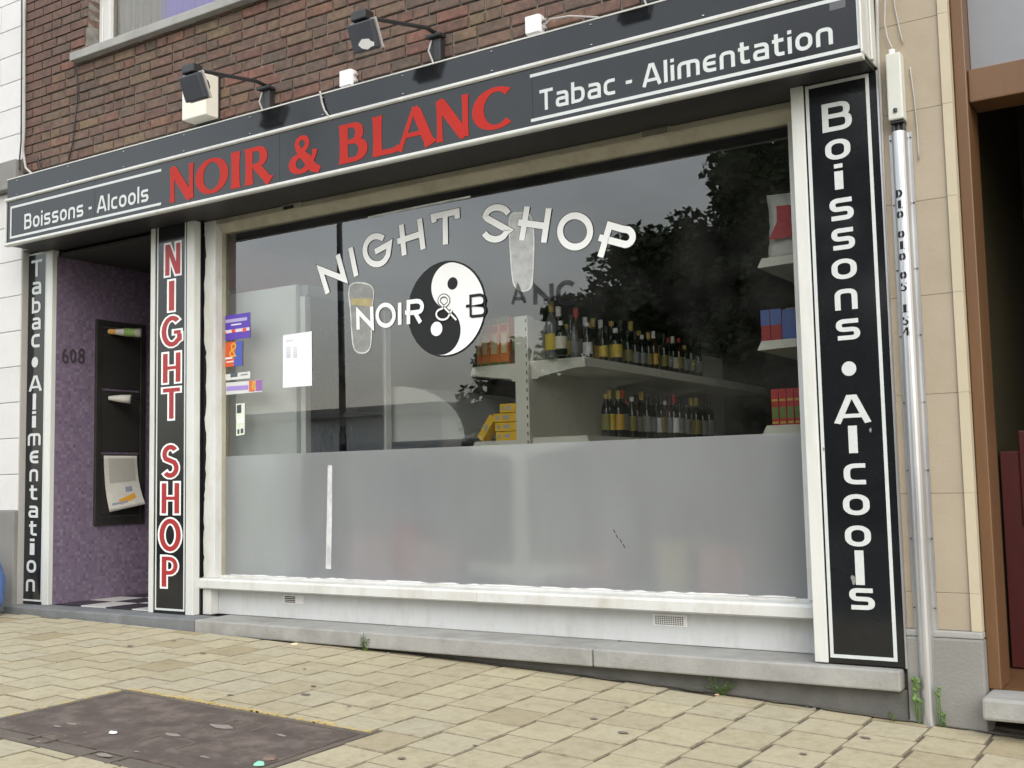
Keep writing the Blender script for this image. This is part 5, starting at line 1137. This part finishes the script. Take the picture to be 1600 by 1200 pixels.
# ================================================================== WEEDS AND LITTER
def weed(px, py, Yc, n, h, label, spread=.05):
    P = gr(px, py); z0_ = gz(P.x, P.y)-.004; rng = random.Random(int(px)); mb = MB()
    o = empty('weed', (P.x, P.y, z0_), label, 'weed'); stems = MB(); lv = MB()
    for i in range(n):
        a = rng.uniform(0, 2*pi); L_ = h*rng.uniform(.5, 1.1); tip = Vector((P.x+cos(a)*spread*rng.uniform(.3, 1), P.y-abs(sin(a))*spread*.6, z0_+L_))
        b0 = Vector((P.x+rng.uniform(-.01, .01), P.y, z0_)); stems.tube([b0, b0.lerp(tip, .5)+Vector((0, 0, .01)), tip], [.0016, .0013, .0008], 5)
        for k in range(4):
            q = b0.lerp(tip, .35+.2*k); an = rng.uniform(0, 2*pi); d = Vector((cos(an), sin(an)*.7, rng.uniform(-.2, .6))).normalized()*rng.uniform(.012, .024); s_ = d.cross(Vector((0, .3, 1))).normalized()*.006
            lv.add([q, q+d*.5+s_, q+d, q+d*.5-s_], [(0, 1, 2, 3)])
    stems.build('stem', 'weed', o, kind='stuff'); lv.build('leaf', 'weed', o, kind='stuff')
weed(571, 1017, 0, 12, .085, 'small green weed growing at the foot of the stone step joint')
weed(1130, 1086, 0, 16, .085, 'straggly weed growing under the right end of the stone step', .11)
weed(1395, 1127, 0, 4, .05, 'tiny weed beside the corner of the step', .03)
def leafblob(px, py, w_, h_, label):
    P = g(px, py, FY-.05); rng = random.Random(px); root = Vector((P.x, FY-.04, gz(P.x, FY)-.005))
    ob = empty('plant', root, label, 'plant')
    for k in range(5):
        c = Vector((P.x+rng.uniform(-.6, .6)*w_, FY-.05+rng.uniform(-.012, .004), P.z+rng.uniform(-.9, .9)*h_))
        a = rng.uniform(0, 2*pi); ax = Vector((cos(a), rng.uniform(-.3, .1), sin(a))).normalized(); sd_ = ax.cross(Vector((0, 1, .2))).normalized(); L_ = h_*rng.uniform(.8, 1.2)
        q = []; n = 7
        for sgn in (1, -1):
            for i in range(n+1):
                t = i/n if sgn > 0 else 1-i/n
                if sgn < 0 and i in (0, n): continue
                q.append(c+ax*L_*(t-.5)+sd_*sgn*L_*.33*math.sin(pi*t**.8)*rng.uniform(.85, 1.1)+Vector((0, -.006*math.sin(pi*t), 0)))
        q2 = [v+Vector((0, .0012, 0)) for v in q]; mc_ = c+Vector((0, -.010, 0)); m = len(q)
        MB().add(q+[mc_], [(i, (i+1) % m, m) for i in range(m)]).build('leaf', 'weed', ob)
        MB().tube([root+Vector((rng.uniform(-.008, .008), 0, 0)), (root+c)/2+Vector((rng.uniform(-.01, .01), -.01, 0)), c-ax*L_*.45], .0016, 5).build('stem', 'weed', ob)
leafblob(1430, 1072, .022, .034, 'large green leaf standing left of the cable guard'); leafblob(1434, 1093, .018, .026, 'lower green leaf beside the cable guard'); leafblob(1466, 1080, .015, .018, 'round green leaf right of the cable guard'); leafblob(1475, 1114, .012, .016, 'small green leaf low on the grey plinth')
def scrap(px, py, s, c, label, cat='litter', nm='litter_scrap', up=0):
    P = gr(px, py); z = gz(P.x, P.y)+up; rng = random.Random(int(px*7+py)); n = 8
    ring = [(P.x+s*cos(2*pi*i/n)*rng.uniform(.6, 1.1), P.y+s*sin(2*pi*i/n)*rng.uniform(.6, 1.1), z+.001) for i in range(n)]
    top = [(x*.75+P.x*.25, y*.75+P.y*.25, z+s*rng.uniform(.15, .5)) for x, y, z_ in ring]
    MB().add(ring+top, [tuple(range(n-1, -1, -1)), tuple(range(n, 2*n))]+[(i, (i+1) % n, n+(i+1) % n, n+i) for i in range(n)]).build(nm, plain('scrap%.2f%.2f' % (c[0], c[2]), c, .7), None, label=label, cat=cat)
scrap(177, 1147, .018, (.7, .72, .74), 'crumpled white scrap lying on the brown chamber cover', up=.003)
scrap(405, 1196, .022, (.25, .6, .45), 'pale green plastic scrap lying on the chamber cover', nm='green_litter', up=.002)
scrap(420, 1187, .03, (.16, .11, .09), 'brown crumpled wrapper beside the green plastic scrap', up=.002)
scrap(1579, 1150, .016, (.6, .55, .42), 'cigarette end on the paving below the door step', nm='cigarette_end')
scrap(1120, 1086, .016, (.62, .45, .25), 'tan scrap beside the straggly weed'); scrap(460, 1007, .02, (.66, .6, .42), 'pale flat scrap on the paving near the step'); scrap(607, 1020.5, .008, (.8, .8, .8), 'tiny white scrap at the foot of the step')
for i, (px, py) in enumerate(((1250, 1093), (1256, 1100), (1262, 1104), (1272, 1107), (1246, 1099))): scrap(px, py, .009, (.5-.07*i, .45-.05*i, .4-.04*i), ['pale', 'sandy', 'tan', 'brown', 'dark'][i]+' crumb of rubble on the dirt at the plinth foot')
# damp dirt gathered on the paving along the plinth
dm = MB(); rng = random.Random(17); x = -4.4; wd = .02
plain('damp_dirt', (.10, .095, .075), .95)
while x < -.3:
    dx = rng.uniform(.02, .07); big = .03 if x < -1.9 else .085
    w2_ = min(big, max(.008, wd+rng.uniform(-.022, .022)))
    dm.add([(x, -.236, gz(x, -.236)+.007), (x, -.24-wd, gz(x, -.24-wd)+.006), (x+dx, -.24-w2_, gz(x+dx, -.24-w2_)+.006), (x+dx, -.236, gz(x+dx, -.236)+.007)], [(0, 1, 2, 3)]); wd = w2_; x += dx
dm.build('dirt_edge', 'damp_dirt', pave, kind='stuff')
# chewing-gum spots on the paving
for i, (px, py) in enumerate(((979, 1106), (928, 1124), (974, 1146), (476, 1046), (490, 1073), (477, 1086), (742, 1166), (1255, 1179), (1353, 1154), (142, 1008), (360, 1087), (203, 1010), (255, 1017), (272, 1002), (317, 1022), (545, 1104), (628, 1186))):
    P = gr(px, py); n = 10; s = .009+.005*(i % 3); rng = random.Random(i)
    MB().add([(P.x+s*1.3*cos(2*pi*k/n)*rng.uniform(.7, 1.1), P.y+s*sin(2*pi*k/n)*rng.uniform(.7, 1.1), gz(P.x, P.y)+.0045+gslope(P.x)*s*1.3*cos(2*pi*k/n)) for k in range(n)], [tuple(range(n))]).build('gum_spot', plain('gum', (.17, .15, .12), .8), pave)
# blue sack at the left neighbour
sk = MB().lathe([(.001, 0), (.14, .01), (.2, .1), (.21, .25), (.16, .4), (.06, .5), (.05, .53), (.09, .57), (.001, .58)], (-7.3, -.53, gz(-7.3, -.53)), 14)
rng = random.Random(3); sk.v = [(x+rng.uniform(-.02, .02), y+rng.uniform(-.02, .02), z) for x, y, z in sk.v]
plain('sack_blue', (.12, .22, .55), .4); sk.build('rubbish_sack', 'sack_blue', None, smooth=True, label='blue rubbish sack leaning on the grey plinth of the white house', cat='sack')

# ================================================================== ACROSS THE STREET (seen in the reflections)
def tree(x, y, top, rad, low, label, seed, nl=7000, lean=0):
    rng = random.Random(seed); z0_ = gz(x, -3.4)-.1; t = empty('tree', (x, y, z0_), label, 'tree', 'trees across the street')
    th = low+.35*(top-low); tr_ = MB(); tr_.tube([(x, y, z0_-.3), (x+.05, y, z0_+th*.5), (x+lean, y, z0_+th)], [.17, .13, .08], 8)
    cl = []
    for i in range(70):
        v = rng.random(); rr = rad*(math.sin(pi*(.18+.75*v)))**.7*rng.uniform(.35, 1); a = rng.uniform(0, 2*pi)
        c_ = Vector((x+lean+cos(a)*rr, y+sin(a)*rr*.8, low+(top-low)*(.08+.85*v))); cl.append((c_, rng.uniform(.5, 1)*rad*.36))
        if i % 5 == 0: tr_.tube([(x+lean*.7, y, z0_+th*.7), Vector((x+lean, y, z0_+th)).lerp(c_, .5)+Vector((0, 0, .2)), c_], [.05, .03, .012], 5)
    tr_.build('trunk', 'bark', t, smooth=True)
    lf = MB()
    for i in range(nl):
        c_, r_ = rng.choice(cl); d = Vector((rng.gauss(0, 1), rng.gauss(0, 1), rng.gauss(0, 1))).normalized()*r_*rng.random()**.4
        p = c_+d; s_ = rng.uniform(.055, .13); a = Vector((rng.gauss(0, 1), rng.gauss(0, 1), rng.gauss(0, .6))).normalized(); b = a.cross(Vector((rng.gauss(0, 1), rng.gauss(0, 1), rng.gauss(0, 1)))).normalized()
        lf.add([p-a*s_, p-b*s_*.55, p+a*s_, p+b*s_*.55], [(0, 1, 2, 3)])
    lf.build('crown', 'leaf', t, kind='stuff')
tree(-6.6, -15.5, 8.7, 2.3, .6, 'tall dense tree across the street opposite the right pillar', 1, 34000)
tree(-3.4, -16, 9.8, 2.6, 1.2, 'tallest broad tree across the street behind the camera', 2, 15300)
tree(-9.4, -15.5, 6.5, 1.9, .3, 'mid-height tree across the street beside the tall dense one', 3, 25500)
tree(-8.0, -16.6, 6.9, 2.0, .3, 'dark tree across the street between the tall and mid-height trees', 8, 23800)
tree(-11.4, -15.8, 5.4, 1.4, .6, 'low bushy tree across the street next to the mid-height tree', 4, 13600)
tree(-13.6, -15.8, 4.3, 1.1, .5, 'small sparse tree across the street near the low white building', 5, 5950)
tree(0.5, -16.5, 8.8, 2.4, 1.2, 'broad tree across the street facing the beige house', 6, 7000)
hd = MB(); rng = random.Random(9)
ho = empty('hedge', (-6.5, -14.6, 0), 'long clipped hedge across the street under the trees', 'hedge')
for i in range(16000):
    p = Vector((rng.uniform(-13.2, 3), -14.6+rng.uniform(-.4, .4), rng.uniform(0, 3.5+.5*sin(rng.random()*6)))); s_ = rng.uniform(.06, .12); a = Vector((rng.gauss(0, 1), rng.gauss(0, 1), rng.gauss(0, 1))).normalized(); b = a.cross(Vector((0, .3, 1))).normalized()
    hd.add([p-a*s_, p-b*s_*.6, p+a*s_, p+b*s_*.6], [(0, 1, 2, 3)])
hd.build('foliage', 'leaf', ho, kind='stuff'); MB().box(-13.1, 2.9, -14.8, -14.4, -.3, 3.2).build('branches', 'bark', ho)
ps = empty('lamp_post', (-15.0, -12, gz(-15, -3.4)), 'dark slender lamp post across the street', 'lamp post')
MB().tube([(-15.0, -12, -.1), (-15.02, -12, 3), (-15.09, -12, 8.4)], [.085, .07, .055], 10).build('pole', 'black_metal', ps, smooth=True)
MB().tube([(-15.09, -12, 8.3), (-15.05, -11.4, 8.7), (-15.0, -10.6, 8.75)], .03, 8).build('arm', 'black_metal', ps, smooth=True)
BX('lantern', 'galv', ps, -15.1, -14.9, -10.9, -10.3, 8.66, 8.78, bevel=.02)
lb = empty('low_building', (-20, -18, 0), 'low white building with flat grey roof across the street', 'building')
BX('wall', 'whitewall', lb, -25, -16.6, -21, -17.5, -.2, 2.85, bevel=.01); BX('roof', 'cement', lb, -25.2, -16.4, -21.2, -17.2, 2.85, 3.1, bevel=.01)
for i in range(3):
    f_ = BX('window', 'white_paint', lb, -24.2+2.5*i, -22.8+2.5*i, -17.49, -17.44, .5, 1.5); BX('pane', 'dark', f_, -24.1+2.5*i, -22.9+2.5*i, -17.438, -17.43, .58, 1.42, bevel=0)
